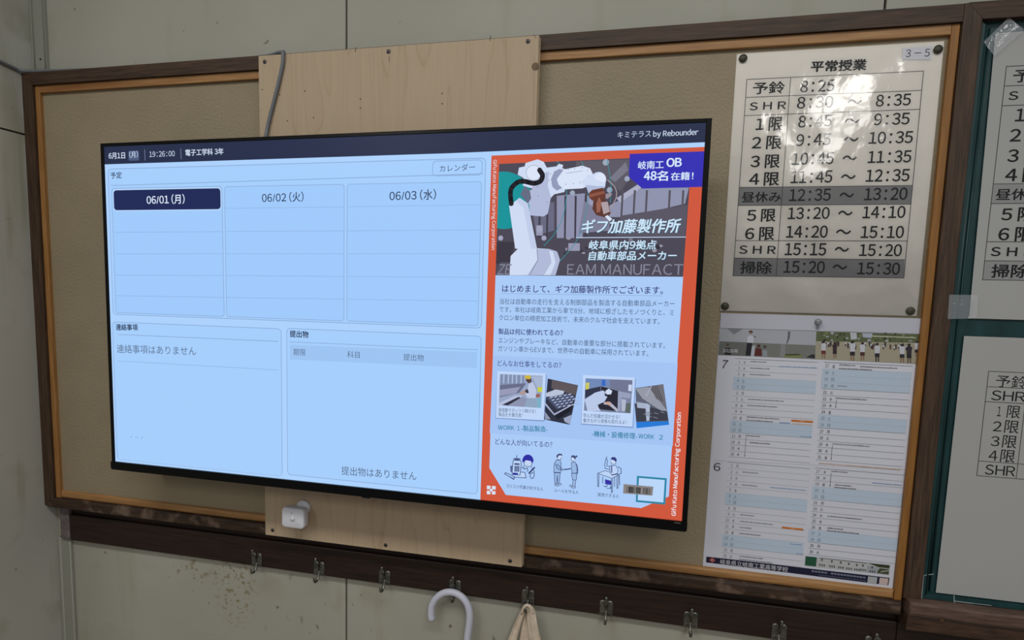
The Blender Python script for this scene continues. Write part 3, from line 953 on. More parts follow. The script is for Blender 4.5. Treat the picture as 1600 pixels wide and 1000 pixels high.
c.disc(b((178, 235))[0], 8.6, (220, 229, 248), 20)
c.poly(b((30, 260), (80, 300), (90, 335), (215, 300), (220, 270), (150, 240), (110, 200)), W1)
c.poly(b((70, 280), (160, 290), (215, 290), (205, 310), (95, 345)), W2)
hose = smooth_path([(145, 392, 0), (138, 310, 0), (152, 262, 0), (200, 222, 0), (250, 218, 0), (320, 232, 0), (372, 215, 0), (388, 170, 0), (365, 128, 0)], 5)
c.line(a(*[(q.x, q.y) for q in hose]), 7.4, (20, 20, 28))
for q in hose[::4]:
    c.disc(a((q.x, q.y))[0], 3.7, (26, 26, 34), 10)
BRN = (104, 56, 44)
c.poly(b((93, 345), (120, 318), (200, 302), (214, 330), (220, 375), (200, 395), (130, 402), (100, 378)), BRN)
c.poly(b((98, 350), (210, 325), (214, 345), (104, 374)), (140, 84, 66))
c.poly(b((220, 350), (255, 338), (270, 350), (235, 385), (220, 380)), (150, 140, 150))
c.poly(b((130, 400), (210, 385), (245, 430), (258, 495), (215, 522), (150, 505), (122, 460)), (92, 52, 44))
c.poly(b((185, 410), (235, 405), (252, 480), (205, 500)), (172, 158, 164))
c.poly(b((150, 420), (172, 370), (190, 410), (180, 480), (155, 490)), (150, 96, 80))
c.poly(b((215, 515), (235, 505), (270, 535), (250, 552)), (214, 226, 245))
# wording on the picture
c.text('EAM MANUFACT', (886, 429.2), (1067, 429.8), 16.5, (132, 134, 152), -0.006, skew=-0.0)
c.text('ZE', (777, 429), (800, 429), 16.0, (132, 134, 152), -0.008, skew=0.2)
PUR = (50, 44, 178)
c.poly([(984, 240.6), (1104, 236.4), (1098, 292), (1003.8, 294.8), (982.6, 276.8)], PUR)
WH = (214, 232, 252)
c.text('岐南工', (997, 264.8), (1036.6, 263.4), 12.6, WH, 0.02)
c.text('OB', (1041.6, 260.8), (1064.4, 260), 13.2, WH, 0.045)
c.text('48', (1006.2, 281.6), (1025, 281.2), 13.4, WH, 0.045)
c.text('名', (1026, 282.8), (1043, 282.4), 15.4, WH, 0.03)
c.text('在籍！', (1048, 282), (1083, 281), 12.4, WH, 0.022)
def shadowed(s, p0, p1, h, bold, skew=0.0):
    c.text(s, (p0[0] + .9, p0[1] + .9), (p1[0] + .9, p1[1] + .9), h, (40, 92, 112), bold, skew=skew)
    c.text(s, p0, p1, h, (206, 230, 250), bold, skew=skew)
shadowed('ギフ加藤製作所', (907.4, 364.8), (1064.4, 363.6), 21.5, 0.03, 0.2)
c.line([(900, 371.4), (1071.4, 370.4)], 1.2, (196, 216, 240))
shadowed('岐阜県内9拠点', (919.6, 390), (1026, 389.6), 14.2, 0.024, 0.12)
shadowed('自動車部品メーカー', (919.4, 406.8), (1057.6, 406.6), 14.2, 0.024, 0.12)
c.text('Gifu Kato Manufacturing Corporation', (769.2, 250), (766.6, 390.5), 7.6, (222, 226, 238), 0.012)
c.text('Gifu Kato Manufacturing Corporation', (1057.8, 806.4), (1066.4, 644.8), 9.2, (232, 236, 246), 0.024)
# body text
IND, BODY = (46, 50, 116), (66, 88, 122)
c.text('はじめまして、ギフ加藤製作所でございます。', (784.8, 456.6), (1035.6, 459.8), 12.0, (44, 46, 108), 0.014)
c.line([(783.8, 458.6), (1035, 462.2)], 0.8, LINE)
for s, p0, p1 in (('当社は自動車の走行を支える制御部品を製造する自動車部品メーカー', (781, 475.4), (1054, 479.4)),
                  ('です。本社は岐南工業から車で8分、地域に根ざしたモノづくりと、ミ', (780.2, 487.8), (1052.4, 493.2)),
                  ('クロン単位の精密加工技術で、未来のクルマ社会を支えています。', (780, 500.8), (1030.4, 507)),
                  ('エンジンやブレーキなど、自動車の重要な部分に搭載されています。', (779, 536), (1039, 544.6)),
                  ('ガソリン車からEVまで、世界中の自動車に採用されています。', (778.4, 549), (1012.8, 557))):
    c.text(s, p0, p1, 9.2, BODY, 0.0)
c.text('製品は何に使われてるの？', (779, 522.4), (879.2, 525), 9.4, IND, 0.02)
c.text('どんなお仕事をしてるの？', (777.6, 572), (876.8, 575.6), 9.6, IND, 0.008)
c.text('どんな人が向いてるの？', (774, 694.4), (862.8, 699.6), 9.6, IND, 0.008)
TEL = (38, 128, 160)
c.text('WORK', (778.4, 671.2), (803.6, 672), 6.8, TEL, 0.022)
c.text('1', (808.4, 672.2), (812, 672.4), 6.8, TEL, 0.022)
c.text('-製品製造-', (814.6, 673.6), (855.4, 675), 9.0, TEL, 0.018)
c.text('-機械・設備修理-', (925, 682), (995.2, 686), 9.4, TEL, 0.018)
c.text('WORK', (997.6, 684.8), (1022, 686.2), 7.2, TEL, 0.022)
c.text('2', (1029.6, 686.4), (1035.6, 686.8), 7.2, TEL, 0.022)
# the four work pictures, read in the crop (770,570) x5.517
w = Z(770, 570, 5.517)
def pic(pts, col):
    c.poly(w(*pts), col)
SH = (120, 146, 196)
PW = (192, 214, 248)
pic([(36, 62), (464, 84), (446, 488), (24, 462)], SH)
pic([(38, 54), (458, 74), (440, 478), (28, 456)], PW)
pic([(62, 80), (432, 94), (416, 372), (52, 350)], (150, 164, 196))
pic([(70, 80), (270, 88), (270, 165), (62, 180)], (126, 142, 172))
for x in (90, 130, 165, 200, 240):
    pic([(x, 84), (x + 12, 84), (x + 10, 160), (x - 2, 160)], (168, 186, 220))
pic([(62, 175), (290, 158), (230, 240), (60, 280)], (104, 108, 136))
pic([(60, 215), (240, 190), (200, 245), (60, 270)], (150, 154, 184))
pic([(54, 330), (190, 265), (260, 262), (150, 352), (54, 350)], (180, 190, 220))
pic([(80, 345), (225, 275), (240, 285), (130, 350)], (44, 46, 62))
pic([(130, 352), (255, 275), (300, 300), (280, 362)], (140, 146, 174))
pic([(310, 165), (345, 150), (375, 215), (372, 290), (300, 285), (280, 250), (300, 205)], (186, 198, 226))
pic([(228, 240), (290, 210), (310, 235), (250, 262)], (176, 150, 146))
pic([(275, 225), (300, 205), (312, 240), (296, 246)], (50, 52, 70))
pic([(300, 290), (372, 285), (385, 368), (270, 362)], (142, 164, 190))
pic([(286, 112), (330, 115), (336, 145), (310, 160), (288, 140)], (82, 62, 66))
pic([(275, 95), (315, 88), (330, 105), (322, 124), (278, 120)], (206, 180, 60))
pic([(388, 190), (428, 192), (424, 235), (385, 232)], (200, 206, 70))
pic([(372, 255), (405, 248), (408, 278), (372, 280)], (150, 92, 76))
pic([(340, 100), (432, 100), (428, 185), (380, 190)], (166, 182, 210))
pic([(380, 285), (420, 285), (414, 370), (386, 368)], (120, 176, 200))
# tray of parts
pic([(474, 118), (736, 176), (664, 516), (442, 470)], (44, 48, 64))
pic([(510, 130), (736, 178), (715, 262), (540, 215), (505, 200)], (92, 84, 88))
pic([(455, 245), (540, 212), (615, 225), (610, 250), (560, 272), (455, 275)], (184, 194, 216))
pic([(462, 285), (640, 245), (712, 272), (690, 320), (555, 385)], (70, 78, 108))
for r in range(5):
    for k in range(5):
        x, y = 488 + k * 40 + r * 18, 283 - k * 7 + r * 20
        pic([(x, y), (x + 26, y - 9), (x + 30, y - 1), (x + 6, y + 9)], (166, 178, 206))
pic([(450, 320), (530, 420), (690, 335), (690, 345), (530, 436), (446, 340)], (166, 174, 204))
pic([(530, 436), (690, 350), (670, 400), (560, 470)], (26, 28, 40))
pic([(448, 400), (500, 470), (450, 470)], (140, 150, 178))
pic([(610, 460), (680, 430), (664, 512), (620, 490)], (156, 166, 196))
# second framed picture
pic([(778, 96), (1232, 118), (1210, 544), (760, 514)], SH)
pic([(778, 88), (1226, 110), (1204, 534), (764, 506)], PW)
pic([(800, 116), (1204, 132), (1188, 418), (786, 394)], (120, 130, 158))
pic([(800, 116), (1010, 124), (1000, 190), (930, 185), (796, 210)], (112, 136, 182))
pic([(1010, 126), (1204, 134), (1200, 240), (1080, 225), (1015, 200)], (112, 118, 146))
pic([(1170, 170), (1200, 172), (1196, 228), (1168, 224)], (200, 212, 236))
pic([(800, 155), (832, 152), (830, 210), (800, 215)], (202, 198, 96))
pic([(940, 130), (970, 128), (972, 180), (938, 180)], (54, 104, 196))
pic([(796, 215), (930, 185), (930, 225), (830, 270), (796, 290)], (48, 52, 74))
pic([(935, 185), (1080, 225), (1075, 400), (900, 380), (930, 300)], (40, 40, 54))
pic([(790, 300), (880, 240), (950, 220), (1000, 255), (960, 320), (900, 345), (930, 398), (815, 396), (808, 360)], (186, 200, 232))
pic([(960, 320), (1010, 318), (1090, 395), (1070, 404), (1000, 345), (955, 340)], (178, 180, 200))
pic([(960, 322), (1000, 316), (1025, 340), (1000, 350)], (196, 158, 146))
pic([(970, 225), (1000, 205), (1030, 225), (1018, 255), (985, 252)], (208, 218, 240))
pic([(960, 240), (985, 255), (1010, 258), (1005, 275), (970, 270)], (36, 34, 44))
pic([(1080, 225), (1190, 250), (1186, 290), (1110, 280), (1100, 400), (1075, 395)], (150, 158, 186))
pic([(1110, 295), (1150, 300), (1140, 400), (1110, 400)], (176, 182, 204))
pic([(1150, 330), (1188, 330), (1184, 416), (1140, 410)], (92, 104, 100))
# roof picture
pic([(1230, 200), (1470, 166), (1520, 516), (1240, 546)], (92, 98, 116))
pic([(1230, 205), (1340, 190), (1500, 390), (1500, 430), (1290, 290)], (148, 152, 166))
pic([(1340, 190), (1470, 168), (1500, 380)], (110, 108, 116))
for k in range(4):
    x = 1360 + k * 17
    pic([(x, 190 - k * 3), (x + 5, 189 - k * 3), (x + 60, 300 + k * 5), (x + 52, 298 + k * 5)], (66, 64, 72))
pic([(1310, 270), (1360, 185), (1372, 185), (1330, 275)], (160, 166, 182))
pic([(1222, 330), (1500, 400), (1512, 480), (1236, 490)], (58, 60, 72))
pic([(1240, 320), (1340, 335), (1350, 380), (1245, 370)], (164, 176, 198))
pic([(1315, 340), (1355, 345), (1350, 480), (1325, 485), (1320, 420)], (172, 184, 210))
for k in range(9):
    x, y = 1235 + rnd.uniform(0, 260), 380 + rnd.uniform(0, 90)
    pic([(x, y), (x + 40, y + 12), (x + 40, y + 17), (x, y + 6)], (126, 136, 152))
pic([(1236, 492), (1514, 486), (1520, 516), (1240, 546)], (36, 120, 214))
c.text('昼夜勤でガッツリ稼げる！', (779.2, 643.4), (837, 645.8), 6.4, (60, 76, 108), 0.0)
c.text('製品を大量生産！', (779.2, 650.4), (816.6, 651.8), 6.2, (60, 76, 108), 0.0)
c.text('学んだ知識が活かせる！', (911.4, 652.2), (968.4, 654.8), 6.6, (60, 76, 108), 0.0)
c.text('働きながら資格も取れるよ！', (911.2, 659.8), (979, 662.8), 6.6, (60, 76, 108), 0.0)
# line drawings
g = Z(760, 690, 10.0)
INKB, FILL = (40, 50, 100), (186, 212, 248)
def dr(pts, wd=0.9, closed=False, col=INKB):
    c.line(g(*pts), wd, col, closed)
c.poly(g((450, 475), (600, 475), (620, 565), (440, 555)), FILL)
dr([(540, 475), (600, 478), (620, 565), (430, 552)], 1.0)
c.poly(g((410, 330), (430, 300), (530, 300), (545, 330), (525, 520), (400, 510)), FILL)
dr([(415, 330), (432, 262), (522, 265), (545, 330), (528, 520), (402, 512)], 1.0, True)
c.poly(g((440, 262), (518, 265), (520, 300), (436, 295)), (70, 84, 138))
c.poly(g((440, 335), (520, 340), (518, 362), (438, 358)), INKB)
for x in (443, 470, 497):
    c.poly(g((x, 375), (x + 18, 376), (x + 15, 470), (x - 3, 468)), INKB)
c.poly(g((415, 482), (495, 488), (492, 520), (412, 512)), (44, 46, 150))
c.poly(g((372, 380), (412, 370), (405, 480), (378, 470)), (84, 100, 150))
dr([(475, 262), (475, 212)], 1.0)
dr([(285, 500), (305, 482), (442, 552), (430, 590)], 1.0, True)
dr([(290, 508), (432, 580)], 0.7)
hel = [(650 + 88 * math.cos(k / 14 * math.pi), 300 - 100 * math.sin(k / 14 * math.pi)) for k in range(15)]
c.poly(g(*hel, (570, 320), (720, 340)), (44, 44, 160))
c.poly(g((590, 320), (615, 290), (690, 300), (715, 335), (700, 380), (640, 390), (600, 370)), (200, 218, 248))
dr([(590, 320), (600, 370), (640, 392), (700, 380), (718, 330)], 0.9)
for x, y in ((620, 325), (680, 332)):
    c.disc(g((x, y))[0], 0.6, INKB, 8)
dr([(635, 355), (655, 360)], 0.6)
dr([(552, 400), (600, 430), (640, 410), (650, 470)], 1.0)
dr([(575, 380), (590, 410)], 1.0)
dr([(665, 495), (755, 400)], 2.2)
dr([(690, 500), (730, 480), (752, 500), (740, 560), (710, 578), (682, 545)], 1.0, True)
dr([(700, 400), (735, 440), (755, 480)], 0.9)
def fig(pts, col=None):
    if col: c.poly(g(*pts), col)
    dr(pts, 0.8, True)
SUIT = (150, 182, 226)
fig([(1095, 285), (1150, 285), (1170, 340), (1160, 480), (1055, 480), (1060, 350)], SUIT)
fig([(1062, 485), (1155, 485), (1140, 655), (1115, 655), (1110, 520), (1100, 660), (1070, 660)], SUIT)
fig([(1070, 660), (1110, 670), (1125, 690), (1075, 690)], FILL)
fig([(1125, 655), (1165, 650), (1175, 670), (1135, 680)], FILL)
c.disc(g((1140, 240))[0], 4.6, (196, 216, 248), 16); dr([(1110, 270), (1135, 285), (1165, 275), (1175, 240)], 0.8)
c.poly(g((1098, 250), (1095, 215), (1130, 185), (1180, 190), (1188, 225), (1150, 210), (1125, 225), (1110, 260)), (64, 74, 116))
dr([(1105, 350), (1180, 425), (1235, 440)], 1.0); dr([(1080, 345), (1110, 420), (1200, 450)], 1.0)
dr([(1225, 430), (1270, 430), (1320, 420)], 1.6)
fig([(1330, 325), (1385, 315), (1425, 380), (1430, 490), (1400, 490), (1340, 490), (1330, 420)], SUIT)
fig([(1330, 490), (1415, 495), (1405, 600), (1345, 595)], SUIT)
dr([(1355, 600), (1350, 680)], 1.0); dr([(1390, 600), (1385, 700)], 1.0)
fig([(1300, 680), (1350, 675), (1355, 695), (1305, 700)], FILL); fig([(1330, 700), (1390, 700), (1390, 722), (1335, 722)], FILL)
c.disc(g((1350, 270))[0], 4.4, (196, 216, 248), 16); dr([(1325, 250), (1320, 285), (1350, 305), (1375, 295)], 0.8)
c.poly(g((1320, 260), (1330, 215), (1370, 210), (1400, 235), (1395, 280), (1375, 265), (1350, 240)), (64, 74, 116))
c.disc(g((1408, 228))[0], 1.6, (64, 74, 116), 10)
dr([(1400, 350), (1420, 440), (1410, 540)], 0.9)
g = Z(900, 690, 7.694)
fig([(260, 380), (350, 348), (510, 395), (435, 440)], FILL)
for q in ([(260, 385), (262, 540), (272, 540), (278, 395)], [(425, 445), (425, 610), (437, 610), (440, 440)], [(492, 405), (492, 560), (505, 560), (510, 400)], [(322, 420), (322, 500)], [(465, 425), (462, 540)]):
    dr(q, 0.9)
c.poly(g((350, 450), (425, 470), (420, 520), (350, 510)), (52, 50, 160))
dr([(335, 530), (360, 545), (380, 520)], 1.0); dr([(370, 560), (420, 560), (415, 535)], 1.0)
fig([(405, 290), (480, 285), (505, 330), (500, 380), (430, 400), (410, 370)], (186, 210, 248))
c.poly(g((420, 285), (434, 285), (436, 370), (424, 375)), (60, 66, 120))
c.disc(g((452, 240))[0], 4.6, (196, 216, 248), 16)
c.poly(g((415, 215), (430, 185), (470, 185), (492, 215), (480, 245), (460, 225), (430, 215)), (52, 56, 122))
dr([(420, 240), (430, 268), (470, 270), (485, 240)], 0.8)
dr([(405, 300), (370, 290), (380, 220), (360, 205), (345, 280), (350, 320), (410, 335)], 0.9)
dr([(360, 205), (372, 180)], 1.0)
dr([(505, 300), (540, 320), (545, 380), (520, 390), (525, 520)], 1.0)
dr([(430, 400), (500, 385)], 1.6)
for s, p0, p1 in (('コツコツ作業が好きな人', (791.2, 761.6), (848.8, 766.8)), ('ルールを守る人', (866.4, 768.6), (904, 772)), ('質問できる人', (933.8, 775.4), (967.2, 778.2))):
    c.text(s, p0, p1, 5.8, (52, 66, 100), 0.004)
# corner mark, card and barcode strip
h_ = Z(740, 560, 3.572)
for q in (((75, 709), (95, 710), (95, 730), (75, 729)), ((103, 711), (124, 712), (123, 732), (103, 731)), ((75, 737), (95, 738), (94, 758), (74, 757)), ((103, 739), (123, 740), (122, 759), (102, 758))):
    c.poly(h_(*q), (214, 226, 244))
c.disc(h_((99, 734))[0], 3.2, OR, 16); c.disc(h_((99, 734))[0], 2.4, (214, 226, 244), 16)
c.poly([(995.3, 743.2), (1041.8, 747), (1039.4, 788.2), (993.4, 784)], (42, 132, 164))
c.poly([(998.4, 746.4), (1038.6, 749.8), (1036.4, 784.8), (996.4, 781.2)], (186, 214, 248))
c.poly([(974.4, 756), (1020.8, 760.2), (1019.4, 774.2), (973.6, 770.6)], (134, 130, 130))
n = 34
for k in range(n):
    if rnd.random() < 0.68:
        t0 = k / n; wd = rnd.uniform(0.5, 1.0) / n
        x0 = 979.6 + 37.4 * t0; x1 = x0 + 37.4 * wd
        y0 = 759.6 + 3.4 * t0
        c.poly([(x0, y0), (x1, y0), (x1 - .4, y0 + 9.6), (x0 - .4, y0 + 9.6)], (40, 38, 40))
c.build('advertisement', screen)

# ================================================================== PAPERS ON THE PINBOARD
PAP = (238, 233, 226)
TT_ROWS = []       # lettering of the timetable, read from the sheet on the pinboard

def timetable_rows():
    r = []
    r.append(('予鈴', (1176, 147.6), (1225, 145.6), 18.4, .004))
    r.append(('8:25', (1250, 144.6), (1303, 142.6), 18, .0))
    r.append(('ＳＨＲ', (1171, 172.6), (1227.5, 170.6), 12, .0))
    r.append(('8:30', (1245, 170), (1301, 168), 18, .0))
    r.append(('～', (1324, 163), (1346, 162.2), 7, .01)); r.append(('8:35', (1368, 166.8), (1422, 164.6), 18, .0))
    r.append(('１限', (1180.6, 205), (1221.4, 204.2), 21, .004))
    r.append(('8:45', (1247, 199.6), (1299, 197.4), 18, .0)); r.append(('～', (1320, 192.4), (1343, 191.6), 7, .01)); r.append(('9:35', (1365, 196), (1420, 194.4), 18, .0))
    r.append(('２限', (1174.4, 233.8), (1220, 233), 20.5, .004))
    r.append(('9:45', (1244, 228.6), (1297, 226.8), 18.4, .0)); r.append(('～', (1318.6, 221.4), (1340.6, 220.6), 7, .01)); r.append(('10:35', (1357, 225), (1425, 223.6), 18.4, .0))
    r.append(('３限', (1172.4, 263), (1217.4, 262.4), 20.5, .004))
    r.append(('10:45', (1237.4, 258), (1301.6, 256.4), 18.6, .0)); r.append(('～', (1316.4, 250.6), (1338.4, 250), 7, .01)); r.append(('11:35', (1355.4, 255), (1422.6, 253.8), 18.6, .0))
    r.append(('４限', (1170.2, 290.6), (1216.4, 290), 20.5, .004))
    r.append(('11:45', (1235.2, 286.6), (1299.4, 285.4), 18.8, .0)); r.append(('～', (1314, 280), (1336, 279.4), 7, .01)); r.append(('12:35', (1352.4, 284.2), (1419.8, 283.2), 18.8, .0))
    r.append(('昼休み', (1158.8, 316.4), (1219.4, 315.6), 16, .0))
    r.append(('12:35', (1232.8, 314.4), (1297, 313.6), 18.6, .0)); r.append(('～', (1311.6, 308.4), (1333.4, 308), 7, .01)); r.append(('13:20', (1350, 313), (1416.6, 312.2), 18.8, .0))
    r.append(('５限', (1167, 346.6), (1211, 346.4), 19.5, .004))
    r.append(('13:20', (1230.6, 342.6), (1295.2, 342), 18, .0)); r.append(('～', (1309.4, 336.6), (1331.2, 336.4), 7, .01)); r.append(('14:10', (1347.4, 341.2), (1413.4, 340.6), 18.4, .0))
    r.append(('６限', (1164, 375.4), (1208.8, 375.2), 20, .004))
    r.append(('14:20', (1228, 371.6), (1292.2, 371.4), 18.6, .0)); r.append(('～', (1306.2, 365.8), (1328.8, 365.8), 7, .01)); r.append(('15:10', (1344.6, 372), (1411, 372), 18.6, .0))
    r.append(('ＳＨＲ', (1154.8, 396.4), (1211.4, 397), 12.6, .0))
    r.append(('15:15', (1226, 398.8), (1289.8, 399.2), 18.6, .0)); r.append(('～', (1304, 393), (1325.6, 393.2), 7, .01)); r.append(('15:20', (1342.2, 400), (1407.8, 400.4), 18.4, .0))
    r.append(('掃除', (1156.2, 427.4), (1205, 428), 19, .004))
    r.append(('15:20', (1224, 426.2), (1287.6, 427), 18.6, .0)); r.append(('～', (1301, 420.4), (1322.8, 420.8), 7, .01)); r.append(('15:30', (1339.2, 428.6), (1404.8, 429.4), 18.6, .0))
    return r

SHEET = Plane((0, 0, 0))
BLK, RUL, SHD = (30, 30, 33), (70, 70, 72), (152, 152, 153)

class TableCanvas(Canvas):
    """prints the same table at another place: picture points of the first sheet -> place on this sheet"""
    def __init__(self, plane, mat, xf, **k):
        super().__init__(plane, mat, **k)
        self.xf = xf
    def base(self, p):
        return self.xf(*super().base(p))

def draw_table(c, title=True):
    c.poly([(1155.6, 293), (1426, 290), (1423.4, 319), (1152.5, 321.2)], SHD)
    c.poly([(1147.5, 403.4), (1413.4, 406), (1412, 434.4), (1145.3, 430.8)], SHD)
    if title:
        c.text('平常授業', (1266.6, 112.8), (1352.6, 109.6), 16.6, BLK, 0.05)
    Lw = 1.0
    c.line([(1167, 124.4), (1442.8, 111.2), (1412, 434.4), (1145.3, 430.8)], Lw, RUL, True)
    c.line([(1235.3, 121.4), (1212.5, 431.8)], Lw, RUL)
    for p, q in (((1165.6, 152.5), (1439.4, 141.4)), ((1163.2, 180.8), (1437, 171)), ((1155.6, 293), (1426, 290)), ((1152.5, 321.2), (1423.4, 319)), ((1149.6, 376), (1417.6, 376.6)), ((1147.5, 403.4), (1413.4, 406))):
        c.line([p, q], Lw, RUL)
    for s, p0, p1, h, bold in timetable_rows():
        c.text(s, p0, p1, h, BLK, 0.022 if ':' in s else 0.024, mono=':' in s)

tt = thing('timetable_poster', (1.085, -0.001, 0.042), 'laminated class timetable sheet with a small 3-5 label, pinned above the calendar', 'poster')
TX0, TX1, TZ0, TZ1 = 0.9366, 1.2400, 0.0425, 0.4680
mb = MB(); mb.box(TX0, TX1 - .004, -0.0005, -0.0001, TZ0 + .002, TZ1 - .002, ink(PAP))
sheet = build('sheet', mb, tt)
c = Canvas(SHEET, ink, 0.00055, 0.0000015)
draw_table(c)
build('printed_table', c.mb, sheet)
mb = MB()
c2 = Canvas(SHEET, ink, 0.00115)
c2.poly([(1410.2, 75.4), (1455.8, 72.8), (1454, 93.8), (1409.4, 94)], (222, 222, 228))
c2.text('３－５', (1414, 90), (1451.6, 88.8), 12, (50, 50, 56), 0.0)
tag(build('class_label', c2.mb, tt), 'small white label printed with 3-5')
def film(x0, x1, z0, z1, y, amp, n=26, m=32, seed=1):
    mb = MB(); r = random.Random(seed)
    ph = [r.uniform(0, 6.28) for _ in range(6)]
    V = []
    for j in range(m + 1):
        for i in range(n + 1):
            x = x0 + (x1 - x0) * i / n; z = z0 + (z1 - z0) * j / m
            w_ = math.sin(x * 31 + ph[0] + z * 9) * math.sin(z * 23 + ph[1]) + 0.5 * math.sin(x * 60 + z * 41 + ph[2])
            e = min(i, n - i, 3) / 3 * min(j, m - j, 3) / 3
            V.append((x, y - amp * (0.6 + 0.4 * w_) * e, z))
    F = [(j * (n + 1) + i, j * (n + 1) + i + 1, (j + 1) * (n + 1) + i + 1, (j + 1) * (n + 1) + i) for j in range(m) for i in range(n)]
    mb.add(V, F, M['laminate'], True)
    return mb
tag(build('laminate_film', film(TX0 - .0005, TX1, TZ0, TZ1, -0.00105, 0.0012), tt), 'clear wavy laminate with bright reflections')

def tack(px, py, y, label):
    p = at(px, py, y)
    mb = MB()
    mb.lathe(p, (0, -1, 0), [(0.0018, -0.004), (0.0018, 0.0), (0.0062, 0.0002), (0.0066, 0.0012), (0.0060, 0.0026), (0.0040, 0.0036), (0.0012, 0.0039)], M['tack'], 20)
    o = build('thumbtack', mb, None, p)
    return tag(o, label, 'thumbtack', 'dark thumbtacks on the laminated timetable')
tack(1161, 91.4, -0.0018, 'dark olive thumbtack in the upper left corner of the laminated timetable')
tack(1465.6, 77.4, -0.0018, 'dark olive thumbtack in the upper right corner of the laminated timetable, beside the 3-5 label')
tack(1132.8, 478.4, -0.0018, 'dark olive thumbtack in the lower left corner of the laminated timetable')
tack(1422.5, 486, -0.0018, 'dark olive thumbtack in the lower right corner of the laminated timetable')

# ---- calendar
cal = thing('wall_calendar', (1.09, -0.001, -0.415), 'two month wall calendar with a school field photo, hanging under the laminated timetable', 'calendar')
def sheet_outline(pts, y0, y1, mat):
    mb = MB()
    mb.prism([SHEET.uv(*p) for p in pts], y0, y1, mat)
    return mb
CALP = (216, 218, 230)
LOW = [(1125.2, 500), (1439.6, 509), (1394.2, 920), (1098, 884.4)]
june = build('june_sheet', sheet_outline(LOW, -0.0006, -0.0002, ink(CALP)), cal)
july = build('july_sheet', sheet_outline([(1125.2, 500), (1439.6, 509), (1415.6, 733), (1112, 718.5)], -0.0012, -0.0007, ink((219, 221, 233))), cal)
build('binding_strip', sheet_outline([(1126, 489.2), (1440.6, 497.6), (1439.4, 521.4), (1125.2, 512.4)], -0.0022, -0.0013, ink((194, 195, 208))), cal)
# photo
c = Canvas(SHEET, ink, 0.0013, 0.0000015)
c.poly([(1125, 513.2), (1439.2, 522.6), (1432.8, 568.8), (1121.6, 554.6)], (150, 150, 146))
p = Z(1120, 505, 9.412)
c.poly(p((48, 70), (1460, 105), (1455, 330), (40, 280)), (176, 178, 188))
c.poly(p((150, 78), (380, 85), (250, 165)), (132, 136, 140))
c.poly(p((40, 265), (1455, 325), (1445, 520), (20, 468)), (124, 126, 122))
c.poly(p((40, 265), (430, 280), (425, 480), (20, 468)), (112, 114, 112))
c.poly(p((940, 305), (1010, 308), (1000, 498), (925, 494)), (140, 142, 144))
c.poly(p((1045, 120), (1078, 122), (1070, 215), (1035, 300), (1020, 300), (1040, 215)), (96, 98, 112))
c.poly(p((990, 470), (1245, 455), (1245, 505), (990, 500)), (128, 134, 84))
c.poly(p((1000, 455), (1200, 448), (1230, 470), (1010, 475)), (70, 80, 52))
c.poly(p((1310, 500), (1400, 455), (1440, 460), (1438, 520)), (50, 52, 58))
c.disc(p((498, 132))[0], 3.0, (150, 116, 100), 12); c.poly(p((470, 130), (478, 112), (525, 115), (530, 150), (518, 130)), (54, 46, 44))
c.poly(p((448, 200), (490, 180), (540, 195), (535, 290), (445, 285)), (206, 208, 220))
c.poly(p((440, 285), (520, 292), (500, 478), (420, 475)), (42, 40, 50))
c.poly(p((515, 340), (560, 320), (545, 490), (495, 485)), (188, 192, 206))
c.poly(p((540, 180), (575, 205), (570, 215), (538, 192)), (50, 50, 56))
c.disc(p((160, 315))[0], 2.4, (96, 72, 62), 10); c.poly(p((120, 360), (200, 360), (212, 465), (112, 462)), (44, 42, 46))
c.disc(p((613, 335))[0], 2.8, (78, 56, 50), 10); c.poly(p((570, 365), (655, 370), (660, 480), (550, 480)), (98, 46, 46))
c.disc(p((705, 345))[0], 2.4, (78, 66, 62), 10); c.poly(p((670, 395), (735, 395), (742, 490), (672, 486)), (150, 158, 166))
p2 = Z(1270, 510, 9.143)
c.poly(p2((50, 70), (1528, 112), (1520, 240), (40, 215)), (96, 106, 76))
c.poly(p2((40, 210), (1525, 235), (1490, 530), (30, 466)), (168, 162, 142))
for k in range(46):
    x = rnd.uniform(60, 1500); y = rnd.uniform(80, 190) + x * 0.02
    c.disc(p2((x, y))[0], rnd.uniform(1.2, 3.4), rnd.choice([(70, 82, 52), (120, 128, 84), (134, 140, 110), (58, 66, 46), (168, 172, 176)]), 8, rnd.uniform(1.0, 2.4))
c.poly(p2((700, 95), (850, 100), (835, 165), (715, 155)), (176, 184, 204))
c.poly(p2((840, 130), (1470, 155), (1470, 168), (840, 145)), (196, 196, 170))
c.poly(p2((530, 85), (620, 90), (630, 180), (540, 190)), (192, 194, 202))
for k in range(34):
    x = rnd.uniform(60, 1500); y = rnd.uniform(205, 260) + x * 0.02
    c.poly(p2((x, y), (x + 26, y), (x + 24, y + 34), (x + 3, y + 34)), rnd.choice([(196, 198, 206), (196, 198, 206), (60, 56, 62), (96, 60, 58)]))
    c.poly(p2((x + 3, y + 34), (x + 24, y + 34), (x + 22, y + 60), (x + 6, y + 60)), rnd.choice([(56, 52, 58), (104, 58, 54)]))
    c.disc(p2((x + 13, y - 7))[0], 0.9, (50, 44, 42), 8)
